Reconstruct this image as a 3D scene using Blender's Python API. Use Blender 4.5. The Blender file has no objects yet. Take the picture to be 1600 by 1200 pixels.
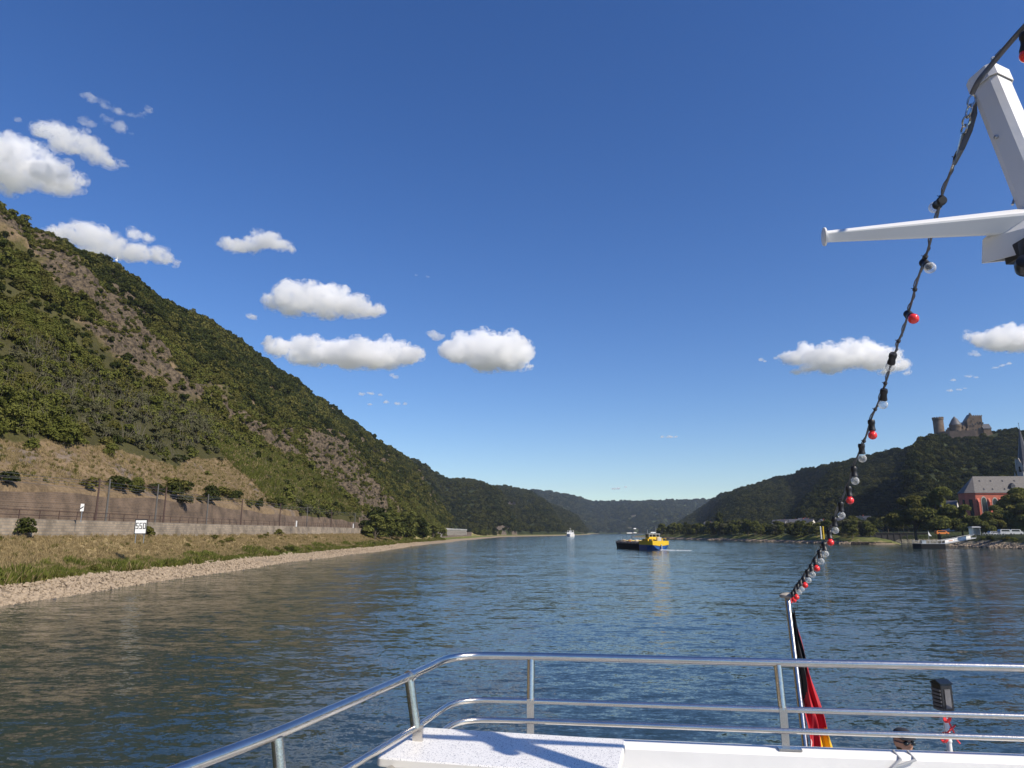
import bpy, bmesh, math, random
import numpy as np
from mathutils import Vector, Matrix

sc = bpy.context.scene
COL = sc.collection
R_ = math.radians
EYE = Vector((0, 0, 6.0))

# ------------------------------------------------------------------ camera, sky, sun, exposure
F_PX = 1109.0
PITCH = math.atan(232 / F_PX)
cam_d = bpy.data.cameras.new("camera")
cam_d.sensor_width = 36
cam_d.lens = 36 * F_PX / 1600
cam_d.clip_start = 0.05
cam_d.clip_end = 60000
cam = bpy.data.objects.new("camera", cam_d)
COL.objects.link(cam)
cam.location = EYE
cam.rotation_euler = (math.pi / 2 + PITCH, 0, 0)
sc.camera = cam

SUN = Vector((0.608, -0.450, 0.654)).normalized()
w = bpy.data.worlds.new("World")
sc.world = w
w.use_nodes = True
wn = w.node_tree.nodes
bg = wn["Background"]
sky = wn.new("ShaderNodeTexSky")
sky.sky_type = 'NISHITA'
sky.sun_disc = False
sky.sun_elevation = math.asin(SUN.z)
sky.sun_rotation = math.atan2(SUN.x, SUN.y)
sky.altitude = 0
sky.air_density = 1.0
sky.dust_density = 0.0
sky.ozone_density = 4.0
hs = wn.new("ShaderNodeHueSaturation")
hs.inputs['Saturation'].default_value = 1.23
hs.inputs['Hue'].default_value = 0.513
w.node_tree.links.new(sky.outputs[0], hs.inputs['Color'])
w.node_tree.links.new(hs.outputs[0], bg.inputs[0])
bg.inputs[1].default_value = 0.112

sd = bpy.data.lights.new("sun", 'SUN')
sd.energy = 4.9
sd.angle = R_(0.5)
sd.color = (1.0, 0.905, 0.755)
so = bpy.data.objects.new("sun", sd)
COL.objects.link(so)
so.rotation_euler = (-SUN).to_track_quat('-Z', 'Y').to_euler()

sc.view_settings.view_transform = 'Standard'
sc.view_settings.look = 'None'
sc.view_settings.exposure = 0.25
sc.view_settings.gamma = 1.0
sc.cycles.max_bounces = 24
sc.cycles.volume_bounces = 24
sc.cycles.transparent_max_bounces = 16
sc.cycles.use_denoising = True

rng = np.random.default_rng(7)
random.seed(7)


def ray(px, py):
    """direction through a point of the 1600x1200 photograph (used to measure where things stand)"""
    x = (px - 800) / F_PX
    y = (600 - py) / F_PX
    c, s = math.cos(PITCH), math.sin(PITCH)
    return Vector((x, c - y * s, s + y * c))


def at_z(px, py, z):
    r = ray(px, py)
    return EYE + r * ((z - EYE.z) / r.z)


def at_y(px, py, y):
    r = ray(px, py)
    return EYE + r * (y / r.y)


# ------------------------------------------------------------------ numpy noise
def _hash(ix, iy, iz, seed):
    h = (ix.astype(np.int64) * 374761393 + iy.astype(np.int64) * 668265263 + iz.astype(np.int64) * 1274126177 + seed * 974711) & 0xFFFFFFFF
    h = ((h ^ (h >> 13)) * 1274126177) & 0xFFFFFFFF
    h = ((h ^ (h >> 16)) * 2246822519) & 0xFFFFFFFF
    return ((h ^ (h >> 15)) & 0xFFFFFF) / float(0xFFFFFF)


def vnoise(p, seed=0):
    i = np.floor(p)
    f = p - i
    f = f * f * f * (f * (f * 6 - 15) + 10)
    i = i.astype(np.int64)
    out = 0
    for dx in (0, 1):
        for dy in (0, 1):
            for dz in (0, 1):
                wt = (f[..., 0] if dx else 1 - f[..., 0]) * (f[..., 1] if dy else 1 - f[..., 1]) * (f[..., 2] if dz else 1 - f[..., 2])
                out = out + wt * _hash(i[..., 0] + dx, i[..., 1] + dy, i[..., 2] + dz, seed)
    return out * 2 - 1


def fbm(p, octaves=4, seed=0, gain=0.5):
    a, o, n = 1.0, 0, 0
    for k in range(octaves):
        o = o + a * vnoise(p * (2.03 ** k), seed + k * 17)
        n += a
        a *= gain
    return o / n


def ridged(p, octaves=3, seed=0):
    a, o, n = 1.0, 0, 0
    for k in range(octaves):
        o = o + a * (1 - 2 * np.abs(vnoise(p * (2.1 ** k), seed + k * 31)))
        n += a
        a *= 0.5
    return o / n


def smooth(a, b, x):
    t = np.clip((x - a) / (b - a), 0, 1)
    return t * t * (3 - 2 * t)


# ------------------------------------------------------------------ materials
MATS = {}


def node_mat(name):
    m = bpy.data.materials.new(name)
    m.use_nodes = True
    MATS[name] = m
    nt = m.node_tree
    return m, nt, nt.nodes, nt.links, nt.nodes["Principled BSDF"]


def simple(name, col, rough=0.5, metal=0.0, vary=0.12, scale=8.0, bump=0.0, bscale=30.0, spec=0.5, coords='Object', stretch=None):
    """a plain surface with a little real unevenness of colour, gloss and relief"""
    m, nt, N, L, P = node_mat(name)
    tc = N.new("ShaderNodeTexCoord")
    src = tc.outputs[coords]
    if stretch:
        mp = N.new("ShaderNodeMapping")
        mp.inputs['Scale'].default_value = stretch
        L.new(src, mp.inputs[0])
        src = mp.outputs[0]
    n = N.new("ShaderNodeTexNoise")
    n.inputs['Scale'].default_value = scale
    n.inputs['Detail'].default_value = 6
    L.new(src, n.inputs['Vector'])
    r = N.new("ShaderNodeMapRange")
    r.inputs[1].default_value = 0.3
    r.inputs[2].default_value = 0.7
    r.inputs[3].default_value = 1 - vary
    r.inputs[4].default_value = 1 + vary
    L.new(n.outputs[0], r.inputs[0])
    mx = N.new("ShaderNodeVectorMath")
    mx.operation = 'SCALE'
    mx.inputs[0].default_value = col[:3]
    L.new(r.outputs[0], mx.inputs['Scale'])
    L.new(mx.outputs[0], P.inputs['Base Color'])
    P.inputs['Roughness'].default_value = rough
    P.inputs['Metallic'].default_value = metal
    P.inputs['Specular IOR Level'].default_value = spec
    if bump:
        b = N.new("ShaderNodeBump")
        b.inputs['Strength'].default_value = bump
        b.inputs['Distance'].default_value = 0.05
        n2 = N.new("ShaderNodeTexNoise")
        n2.inputs['Scale'].default_value = bscale
        n2.inputs['Detail'].default_value = 5
        L.new(src, n2.inputs['Vector'])
        L.new(n2.outputs[0], b.inputs['Height'])
        L.new(b.outputs[0], P.inputs['Normal'])
    return m


def leaf_mat(name, a, b, trans=0.25, hue=0.03):
    """foliage: colour differs from plant to plant and from clump to clump"""
    m, nt, N, L, P = node_mat(name)
    oi = N.new("ShaderNodeObjectInfo")
    geo = N.new("ShaderNodeNewGeometry")
    ramp = N.new("ShaderNodeMix")
    ramp.data_type = 'RGBA'
    ramp.inputs[6].default_value = (*a, 1)
    ramp.inputs[7].default_value = (*b, 1)
    add = N.new("ShaderNodeMath")
    add.operation = 'MULTIPLY_ADD'
    L.new(geo.outputs['Random Per Island'], add.inputs[0])
    add.inputs[1].default_value = 0.45
    mul = N.new("ShaderNodeMath")
    mul.operation = 'MULTIPLY'
    mul.inputs[1].default_value = 0.6
    L.new(oi.outputs['Random'], mul.inputs[0])
    L.new(mul.outputs[0], add.inputs[2])
    L.new(add.outputs[0], ramp.inputs[0])
    dif = N.new("ShaderNodeBsdfDiffuse")
    tr = N.new("ShaderNodeBsdfTranslucent")
    mix = N.new("ShaderNodeMixShader")
    mix.inputs[0].default_value = trans
    L.new(ramp.outputs[2], dif.inputs[0])
    L.new(ramp.outputs[2], tr.inputs[0])
    L.new(dif.outputs[0], mix.inputs[1])
    L.new(tr.outputs[0], mix.inputs[2])
    L.new(mix.outputs[0], N["Material Output"].inputs['Surface'])
    return m


leaf_mat('leaf_dark', (0.030, 0.041, 0.013), (0.076, 0.083, 0.025))
leaf_mat('leaf_olive', (0.080, 0.082, 0.021), (0.160, 0.150, 0.044))
leaf_mat('leaf_light', (0.090, 0.102, 0.024), (0.160, 0.165, 0.044))
leaf_mat('leaf_plane', (0.085, 0.098, 0.026), (0.170, 0.175, 0.052), 0.3)
leaf_mat('leaf_wood', (0.015, 0.022, 0.009), (0.042, 0.050, 0.016), 0.18)
leaf_mat('leaf_wood_olive', (0.040, 0.045, 0.014), (0.085, 0.085, 0.028), 0.18)
leaf_mat('leaf_grey', (0.085, 0.088, 0.045), (0.14, 0.135, 0.07))
leaf_mat('leaf_fresh', (0.085, 0.105, 0.022), (0.19, 0.20, 0.050))
leaf_mat('dry_blade', (0.21, 0.16, 0.085), (0.36, 0.28, 0.145), 0.15)
simple('bark', (0.10, 0.08, 0.06), 0.9, vary=0.3)
simple('pale_bark', (0.15, 0.13, 0.095), 0.9, vary=0.2)
simple('white_paint', (0.84, 0.83, 0.81), 0.35, vary=0.03, scale=5, bump=0.04, bscale=14)
simple('grey_paint', (0.46, 0.47, 0.48), 0.4, vary=0.05)
simple('black_rubber', (0.018, 0.018, 0.02), 0.45, vary=0.2)
simple('black_plastic', (0.02, 0.02, 0.023), 0.35, vary=0.15)
simple('steel', (0.66, 0.63, 0.585), 0.24, 1.0, vary=0.07, scale=12, bump=0.03, bscale=60)
simple('pole_grey', (0.10, 0.095, 0.088), 0.7, vary=0.2)
simple('dull_steel', (0.50, 0.50, 0.50), 0.42, 1.0, vary=0.12, scale=20)
simple('cable', (0.13, 0.13, 0.14), 0.45, vary=0.2, scale=20)
simple('red_cord', (0.75, 0.05, 0.06), 0.6, vary=0.15, scale=60)
simple('flag_black', (0.012, 0.012, 0.014), 0.8)
simple('flag_red', (0.42, 0.011, 0.02), 0.75, vary=0.12)
simple('flag_gold', (0.72, 0.42, 0.015), 0.75)
simple('skin', (0.56, 0.30, 0.20), 0.5, vary=0.1)
simple('hair', (0.06, 0.04, 0.03), 0.8)
simple('cloth_dark', (0.02, 0.022, 0.03), 0.85)
simple('deck_grey', (0.30, 0.31, 0.32), 0.7)
simple('rail_rust', (0.075, 0.045, 0.035), 0.8, 0.0, vary=0.3)
simple('sign_white', (0.80, 0.80, 0.78), 0.5)
simple('sign_black', (0.012, 0.012, 0.012), 0.5)
simple('concrete', (0.24, 0.225, 0.20), 0.9, vary=0.2, scale=0.6, bump=0.3)
simple('pale_stone', (0.45, 0.41, 0.35), 0.9, vary=0.2, scale=0.5)
simple('hull_black', (0.008, 0.008, 0.010), 0.65, spec=0.15)
simple('hull_blue', (0.02, 0.09, 0.32), 0.35)
simple('boat_yellow', (0.80, 0.52, 0.02), 0.4)
simple('orange', (0.65, 0.20, 0.03), 0.5)
simple('glass_dark', (0.015, 0.02, 0.025), 0.08, spec=0.6)
simple('slate', (0.115, 0.105, 0.10), 0.7, vary=0.22, scale=0.9, bump=0.2, bscale=4)
simple('dark_slate', (0.075, 0.075, 0.085), 0.55, vary=0.25, scale=0.7)
simple('church_red', (0.50, 0.125, 0.075), 0.8, vary=0.12, scale=0.5)
simple('castle_stone', (0.135, 0.095, 0.064), 0.95, vary=0.32, scale=0.28, bump=0.5, bscale=1.2)
simple('castle_dark', (0.095, 0.070, 0.056), 0.95, vary=0.32, scale=0.3, bump=0.5, bscale=1.2)
simple('plaster', (0.72, 0.69, 0.63), 0.85, vary=0.06, scale=0.4)
simple('ochre_plaster', (0.55, 0.42, 0.28), 0.85, vary=0.1, scale=0.4)
simple('sheet_pile', (0.016, 0.014, 0.014), 0.8, vary=0.3, scale=0.8)
simple('stone_chip', (0.32, 0.25, 0.175), 0.95, vary=0.22, scale=1.5)
simple('dark_rock', (0.10, 0.085, 0.075), 0.95, vary=0.3, scale=0.6)
simple('foam', (0.8, 0.82, 0.82), 0.6)


def mat_bulb(name, col, clear):
    m, nt, N, L, P = node_mat(name)
    P.inputs['Base Color'].default_value = (*col, 1)
    P.inputs['Roughness'].default_value = 0.12 if clear else 0.18
    if clear:
        P.inputs['Base Color'].default_value = (0.8, 0.82, 0.82, 1)
        P.inputs['Specular IOR Level'].default_value = 1.0
        lw = N.new("ShaderNodeLayerWeight")
        lw.inputs[0].default_value = 0.35
        mr = N.new("ShaderNodeMapRange")
        mr.inputs[3].default_value = 0.22
        mr.inputs[4].default_value = 0.85
        L.new(lw.outputs['Facing'], mr.inputs[0])
        tp = N.new("ShaderNodeBsdfTransparent")
        mxs = N.new("ShaderNodeMixShader")
        L.new(mr.outputs[0], mxs.inputs[0])
        L.new(tp.outputs[0], mxs.inputs[1])
        L.new(P.outputs[0], mxs.inputs[2])
        L.new(mxs.outputs[0], N["Material Output"].inputs['Surface'])
        t = N.new("ShaderNodeTexNoise")
        t.inputs['Scale'].default_value = 70
        b = N.new("ShaderNodeBump")
        b.inputs['Strength'].default_value = 0.5
        b.inputs['Distance'].default_value = 0.01
        L.new(t.outputs[0], b.inputs['Height'])
        L.new(b.outputs[0], P.inputs['Normal'])
    else:
        P.inputs['Coat Weight'].default_value = 0.4
        P.inputs['Subsurface Weight'].default_value = 0.1
    return m


mat_bulb('bulb_clear', (0.97, 0.98, 0.98), True)
mat_bulb('bulb_red', (0.86, 0.045, 0.04), False)


def mat_table():
    m, nt, N, L, P = node_mat('speckled_top')
    tc = N.new("ShaderNodeTexCoord")
    v = N.new("ShaderNodeTexNoise")
    v.inputs['Scale'].default_value = 210
    v.inputs['Detail'].default_value = 2.5
    L.new(tc.outputs['Object'], v.inputs['Vector'])
    r = N.new("ShaderNodeValToRGB")
    r.color_ramp.elements[0].position = 0.33
    r.color_ramp.elements[0].color = (0.13, 0.14, 0.19, 1)
    r.color_ramp.elements[1].position = 0.43
    r.color_ramp.elements[1].color = (0.82, 0.81, 0.79, 1)
    L.new(v.outputs[0], r.inputs[0])
    L.new(r.outputs[0], P.inputs['Base Color'])
    P.inputs['Roughness'].default_value = 0.4
    return m


mat_table()


def mat_masonry(name, a, b, sx, sy, axis='XZ', mortar=(0.2, 0.18, 0.15)):
    """rough coursed stonework"""
    m, nt, N, L, P = node_mat(name)
    tc = N.new("ShaderNodeTexCoord")
    sep = N.new("ShaderNodeSeparateXYZ")
    L.new(tc.outputs['Object'], sep.inputs[0])
    cb = N.new("ShaderNodeCombineXYZ")
    L.new(sep.outputs['Y' if axis == 'YZ' else 'X'], cb.inputs[0])
    L.new(sep.outputs['Z'], cb.inputs[1])
    br = N.new("ShaderNodeTexBrick")
    br.inputs['Color1'].default_value = (*a, 1)
    br.inputs['Color2'].default_value = (*b, 1)
    br.inputs['Mortar'].default_value = (*mortar, 1)
    br.inputs['Scale'].default_value = 1.0
    br.inputs['Mortar Size'].default_value = 0.035
    br.inputs['Brick Width'].default_value = sx
    br.inputs['Row Height'].default_value = sy
    br.inputs['Bias'].default_value = -0.2
    L.new(cb.outputs[0], br.inputs['Vector'])
    n = N.new("ShaderNodeTexNoise")
    n.inputs['Scale'].default_value = 0.35
    n.inputs['Detail'].default_value = 9
    L.new(tc.outputs['Object'], n.inputs['Vector'])
    mr = N.new("ShaderNodeMapRange")
    mr.inputs[1].default_value = 0.3
    mr.inputs[2].default_value = 0.7
    mr.inputs[3].default_value = 0.55
    mr.inputs[4].default_value = 1.35
    L.new(n.outputs[0], mr.inputs[0])
    mx = N.new("ShaderNodeVectorMath")
    mx.operation = 'SCALE'
    L.new(br.outputs[0], mx.inputs[0])
    L.new(mr.outputs[0], mx.inputs['Scale'])
    L.new(mx.outputs[0], P.inputs['Base Color'])
    P.inputs['Roughness'].default_value = 0.95
    bp = N.new("ShaderNodeBump")
    bp.inputs['Strength'].default_value = 0.6
    bp.inputs['Distance'].default_value = 0.1
    L.new(br.outputs['Fac'], bp.inputs['Height'])
    bp.invert = True
    L.new(bp.outputs[0], P.inputs['Normal'])


mat_masonry('quarry_wall', (0.29, 0.23, 0.165), (0.19, 0.15, 0.11), 0.7, 0.36, 'YZ')
mat_masonry('old_wall', (0.145, 0.098, 0.062), (0.10, 0.070, 0.048), 0.6, 0.3, 'YZ', (0.16, 0.12, 0.09))
mat_masonry('quay_stone', (0.10, 0.09, 0.08), (0.07, 0.065, 0.06), 1.2, 0.6, 'XZ', (0.05, 0.05, 0.05))


def mat_ground(name, cols, far=1.0):
    """cols: (rock, dark rock, dry, green, gravel); vertex colour zone R rock, G green, B gravel, the rest is dry grass"""
    m, nt, N, L, P = node_mat(name)
    at = N.new("ShaderNodeAttribute")
    at.attribute_name = 'zone'
    sep = N.new("ShaderNodeSeparateColor")
    L.new(at.outputs['Color'], sep.inputs[0])
    tc = N.new("ShaderNodeTexCoord")

    def noise(scale, detail=8, rough=0.6):
        n = N.new("ShaderNodeTexNoise")
        n.inputs['Scale'].default_value = scale
        n.inputs['Detail'].default_value = detail
        n.inputs['Roughness'].default_value = rough
        L.new(tc.outputs['Object'], n.inputs['Vector'])
        return n.outputs[0]

    def mixc(a, b, f):
        x = N.new("ShaderNodeMix")
        x.data_type = 'RGBA'
        for s, v in ((6, a), (7, b)):
            if isinstance(v, tuple):
                x.inputs[s].default_value = (*v, 1)
            else:
                L.new(v, x.inputs[s])
        L.new(f, x.inputs[0])
        return x.outputs[2]

    def rng_(v, a, b, c=0.0, d=1.0):
        x = N.new("ShaderNodeMapRange")
        x.inputs[1].default_value = a
        x.inputs[2].default_value = b
        x.inputs[3].default_value = c
        x.inputs[4].default_value = d
        L.new(v, x.inputs[0])
        return x.outputs[0]

    n1 = noise(0.35 / far)
    n2 = noise(1.6 / far)
    n3 = noise(0.08 / far)
    rock = mixc(cols[0], cols[1], rng_(n2, 0.42, 0.6))
    dry = mixc(cols[2], tuple(x * 0.55 for x in cols[2]), rng_(n1, 0.45, 0.68))
    green = mixc(cols[3], tuple(x * 1.6 for x in cols[3]), rng_(n3, 0.4, 0.62))
    grav = mixc(cols[4], tuple(x * 0.6 for x in cols[4]), rng_(n2, 0.45, 0.62))

    def wobble(ch):
        a = N.new("ShaderNodeMath")
        a.operation = 'MULTIPLY_ADD'
        L.new(n1, a.inputs[0])
        a.inputs[1].default_value = 0.9
        L.new(ch, a.inputs[2])
        return rng_(a.outputs[0], 0.82, 1.08)

    c = mixc(dry, green, wobble(sep.outputs[1]))
    c = mixc(c, rock, wobble(sep.outputs[0]))
    c = mixc(c, grav, wobble(sep.outputs[2]))
    v = N.new("ShaderNodeVectorMath")
    v.operation = 'SCALE'
    L.new(c, v.inputs[0])
    L.new(rng_(noise(4.0 / far, 6), 0.3, 0.7, 0.75, 1.25), v.inputs['Scale'])
    L.new(v.outputs[0], P.inputs['Base Color'])
    P.inputs['Roughness'].default_value = 0.98
    P.inputs['Specular IOR Level'].default_value = 0.15
    b = N.new("ShaderNodeBump")
    b.inputs['Strength'].default_value = 0.7
    b.inputs['Distance'].default_value = 0.6 * far
    L.new(n2, b.inputs['Height'])
    L.new(b.outputs[0], P.inputs['Normal'])
    return m


mat_ground('slope_ground', ((0.135, 0.104, 0.070), (0.040, 0.032, 0.025), (0.215, 0.155, 0.092), (0.050, 0.047, 0.017), (0.19, 0.15, 0.12)), 2.2)
mat_ground('bank_ground', ((0.185, 0.145, 0.11), (0.085, 0.07, 0.06), (0.36, 0.275, 0.14), (0.10, 0.115, 0.030), (0.31, 0.245, 0.17)))
mat_ground('wood_ground', ((0.16, 0.13, 0.10), (0.085, 0.07, 0.06), (0.07, 0.066, 0.028), (0.024, 0.030, 0.011), (0.22, 0.2, 0.15)), 3.0)
mat_ground('far_ground', ((0.16, 0.13, 0.10), (0.09, 0.08, 0.06), (0.13, 0.13, 0.06), (0.035, 0.045, 0.018), (0.22, 0.2, 0.15)), 8.0)


def mat_water():
    m, nt, N, L, P = node_mat('river_water')
    P.inputs['Base Color'].default_value = (0.020, 0.036, 0.037, 1)
    P.inputs['Roughness'].default_value = 0.085
    P.inputs['IOR'].default_value = 1.333
    tc = N.new("ShaderNodeTexCoord")
    total = None

    def layer(scale, tilt, stretch, rot, detail=2, distort=0.5):
        """one band of waves, as a slope field: the tilt stays the same however far off the water is"""
        nonlocal total
        mp = N.new("ShaderNodeMapping")
        mp.inputs['Scale'].default_value = stretch
        mp.inputs['Rotation'].default_value = (0, 0, rot)
        L.new(tc.outputs['Object'], mp.inputs[0])
        n = N.new("ShaderNodeTexNoise")
        n.inputs['Scale'].default_value = scale
        n.inputs['Detail'].default_value = detail
        n.inputs['Roughness'].default_value = 0.5
        n.inputs['Distortion'].default_value = distort
        L.new(mp.outputs[0], n.inputs['Vector'])
        ma = N.new("ShaderNodeVectorMath")
        ma.operation = 'MULTIPLY_ADD'
        L.new(n.outputs['Color'], ma.inputs[0])
        ma.inputs[1].default_value = (tilt, tilt, 0)
        ma.inputs[2].default_value = (-tilt / 2, -tilt / 2, 0)
        if total is None:
            total = ma.outputs[0]
        else:
            ad = N.new("ShaderNodeVectorMath")
            ad.operation = 'ADD'
            L.new(total, ad.inputs[0])
            L.new(ma.outputs[0], ad.inputs[1])
            total = ad.outputs[0]

    layer(0.045, 0.06, (0.8, 1.2, 1), 0.3, 2)
    layer(0.22, 0.13, (0.6, 1.35, 1), 0.2, 2)
    layer(0.85, 0.25, (0.6, 1.4, 1), -0.2, 2)
    layer(3.0, 0.30, (0.7, 1.3, 1), 0.15, 2)
    layer(10.0, 0.20, (1, 1, 1), 0.0, 1)
    ad = N.new("ShaderNodeVectorMath")
    ad.operation = 'ADD'
    L.new(total, ad.inputs[0])
    ad.inputs[1].default_value = (0, 0, 1)
    nm = N.new("ShaderNodeVectorMath")
    nm.operation = 'NORMALIZE'
    L.new(ad.outputs[0], nm.inputs[0])
    prev = nm.outputs[0]
    L.new(prev, P.inputs['Normal'])


mat_water()


def mat_cloud(name, dens, scale=0.021, lo=0.40, hi=0.56):
    m = bpy.data.materials.new(name)
    m.use_nodes = True
    N, L = m.node_tree.nodes, m.node_tree.links
    N.remove(N["Principled BSDF"])
    v = N.new("ShaderNodeVolumePrincipled")
    v.inputs['Color'].default_value = (0.998, 0.998, 0.998, 1)
    tc = N.new("ShaderNodeTexCoord")
    n1 = N.new("ShaderNodeTexNoise")
    n1.inputs['Scale'].default_value = scale
    n1.inputs['Detail'].default_value = 4
    n1.inputs['Roughness'].default_value = 0.62
    L.new(tc.outputs['Object'], n1.inputs['Vector'])
    mr = N.new("ShaderNodeMapRange")
    mr.inputs[1].default_value = lo
    mr.inputs[2].default_value = hi
    mr.inputs[3].default_value = dens * 0.02
    mr.inputs[4].default_value = dens
    L.new(n1.outputs[0], mr.inputs[0])
    L.new(mr.outputs[0], v.inputs['Density'])
    v.inputs['Anisotropy'].default_value = 0.1
    L.new(v.outputs[0], N["Material Output"].inputs['Volume'])
    MATS[name] = m
    return m


# ------------------------------------------------------------------ mesh helper
class MB:
    def __init__(self):
        self.v, self.f, self.m, self.s = [], [], [], []

    def _add(self, vs, fs, mi=0, sm=False):
        o = len(self.v)
        self.v += [tuple(x) for x in vs]
        self.f += [tuple(i + o for i in q) for q in fs]
        self.m += [mi] * len(fs)
        self.s += [sm] * len(fs)

    def box(self, c, size, M=None, mi=0, bev=0.0):
        x, y, z = (q / 2 for q in size)
        c = Vector(c)
        if bev > 0:
            bm = bmesh.new()
            bmesh.ops.create_cube(bm, size=1)
            for v in bm.verts:
                v.co = Vector((v.co.x * 2 * x, v.co.y * 2 * y, v.co.z * 2 * z))
            bmesh.ops.bevel(bm, geom=bm.edges[:], offset=bev, segments=2, affect='EDGES', profile=0.6)
            bm.verts.index_update()
            vs = [v.co.copy() for v in bm.verts]
            fs = [[v.index for v in f.verts] for f in bm.faces]
            bm.free()
        else:
            vs = [Vector((sx * x, sy * y, sz * z)) for sx in (-1, 1) for sy in (-1, 1) for sz in (-1, 1)]
            fs = [(0, 1, 3, 2), (4, 6, 7, 5), (0, 4, 5, 1), (2, 3, 7, 6), (0, 2, 6, 4), (1, 5, 7, 3)]
        self._add([(M @ v if M else v) + c for v in vs], fs, mi)
        return self

    def tube(self, path, r, n=10, mi=0, cap=True):
        pts = [Vector(p) for p in path]
        rs = r if isinstance(r, (list, tuple)) else [r] * len(pts)
        vs, fs = [], []
        up = None
        for i, p in enumerate(pts):
            d = (pts[min(i + 1, len(pts) - 1)] - pts[max(i - 1, 0)])
            d = d.normalized() if d.length > 1e-9 else Vector((0, 0, 1))
            if up is None:
                up = Vector((0, 0, 1)) if abs(d.z) < 0.9 else Vector((1, 0, 0))
            a = d.cross(up).normalized()
            up = a.cross(d).normalized()
            for k in range(n):
                t = 2 * math.pi * k / n
                vs.append(p + (a * math.cos(t) + up * math.sin(t)) * rs[i])
        for i in range(len(pts) - 1):
            for k in range(n):
                k2 = (k + 1) % n
                fs.append((i * n + k, i * n + k2, (i + 1) * n + k2, (i + 1) * n + k))
        if cap:
            fs.append(tuple(range(n))[::-1])
            fs.append(tuple((len(pts) - 1) * n + k for k in range(n)))
        self._add(vs, fs, mi, True)
        return self

    def lathe(self, prof, base, axis=(0, 0, 1), n=16, mi=0):
        q = Vector((0, 0, 1)).rotation_difference(Vector(axis).normalized())
        b = Vector(base)
        vs = [b + q @ Vector((r * math.cos(2 * math.pi * k / n), r * math.sin(2 * math.pi * k / n), z)) for r, z in prof for k in range(n)]
        fs = []
        for i in range(len(prof) - 1):
            for k in range(n):
                k2 = (k + 1) % n
                fs.append((i * n + k, i * n + k2, (i + 1) * n + k2, (i + 1) * n + k))
        if prof[0][0] > 1e-4:
            fs.append(tuple(range(n))[::-1])
        if prof[-1][0] > 1e-4:
            fs.append(tuple((len(prof) - 1) * n + k for k in range(n)))
        self._add(vs, fs, mi, True)
        return self

    def ball(self, c, r, n=12, mi=0, sq=(1, 1, 1), axis=(0, 0, 1)):
        m = n // 2 + 1
        prof = [(max(math.sin(math.pi * i / m), 1e-5) * r, -math.cos(math.pi * i / m) * r) for i in range(m + 1)]
        o = len(self.v)
        self.lathe(prof, c, axis, n, mi)
        cc = Vector(c)
        for i in range(o, len(self.v)):
            d = Vector(self.v[i]) - cc
            self.v[i] = tuple(cc + Vector((d.x * sq[0], d.y * sq[1], d.z * sq[2])))
        return self

    def prism(self, poly, d, mi=0):
        """poly: 3-D outline, d: extrusion vector"""
        d = Vector(d)
        n = len(poly)
        vs = [Vector(p) for p in poly] + [Vector(p) + d for p in poly]
        fs = [tuple(range(n))[::-1], tuple(range(n, 2 * n))]
        fs += [(k, (k + 1) % n, n + (k + 1) % n, n + k) for k in range(n)]
        self._add(vs, fs, mi)
        return self

    def quad(self, a, b, c, d, mi=0):
        self._add([a, b, c, d], [(0, 1, 2, 3)], mi)
        return self

    def build(self, name, mats, parent=None, local=False):
        me = bpy.data.meshes.new(name)
        me.from_pydata(self.v, [], self.f)
        mats = mats if isinstance(mats, (list, tuple)) else [mats]
        for m in mats:
            me.materials.append(MATS[m])
        me.polygons.foreach_set('material_index', self.m)
        me.polygons.foreach_set('use_smooth', self.s)
        me.update()
        bm = bmesh.new()
        bm.from_mesh(me)
        bmesh.ops.recalc_face_normals(bm, faces=bm.faces)
        bm.to_mesh(me)
        bm.free()
        if any(self.s):
            me.set_sharp_from_angle(angle=R_(38))
        o = bpy.data.objects.new(name, me)
        COL.objects.link(o)
        if parent is not None:
            o.parent = parent
            if not local:
                q, off = parent, Vector((0, 0, 0))
                while q is not None:
                    off += q.location
                    q = q.parent
                o.location = -off
        return o


def tag(o, label, cat, group=None):
    o['label'] = label
    o['category'] = cat
    if group:
        o['group'] = group
    return o


def thing(name, label, cat, loc=(0, 0, 0), group=None, rot=0.0):
    o = bpy.data.objects.new(name, None)
    o.empty_display_size = 0.2
    COL.objects.link(o)
    o.location = loc
    o.rotation_euler = (0, 0, rot)
    return tag(o, label, cat, group)


def copy_tree(o, parent=None):
    c = o.copy()
    COL.objects.link(c)
    if parent is not None:
        c.parent = parent
    for ch in list(o.children):
        copy_tree(ch, c)
    return c


def kind(o, k):
    o['kind'] = k
    return o


def mesh_obj(name, verts, faces, mat, smooth_=True, zone=None):
    me = bpy.data.meshes.new(name)
    verts = np.asarray(verts, np.float32)
    faces = np.asarray(faces, np.int32)
    me.vertices.add(len(verts))
    me.vertices.foreach_set('co', verts.ravel())
    k = faces.shape[1]
    me.loops.add(faces.size)
    me.loops.foreach_set('vertex_index', faces.ravel())
    me.polygons.add(len(faces))
    me.polygons.foreach_set('loop_start', np.arange(0, faces.size, k, dtype=np.int32))
    me.polygons.foreach_set('loop_total', np.full(len(faces), k, np.int32))
    if zone is not None:
        a = me.color_attributes.new('zone', 'FLOAT_COLOR', 'POINT')
        z = np.ones((len(verts), 4), np.float32)
        z[:, :3] = zone
        a.data.foreach_set('color', z.ravel())
    me.materials.append(MATS[mat])
    me.update(calc_edges=True)
    me.polygons.foreach_set('use_smooth', np.full(len(faces), smooth_))
    me.validate()
    o = bpy.data.objects.new(name, me)
    COL.objects.link(o)
    return o


def grid_faces(n, m):
    i = np.arange(n * m).reshape(n, m)
    return np.stack([i[:-1, :-1], i[1:, :-1], i[1:, 1:], i[:-1, 1:]], -1).reshape(-1, 4)


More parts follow.
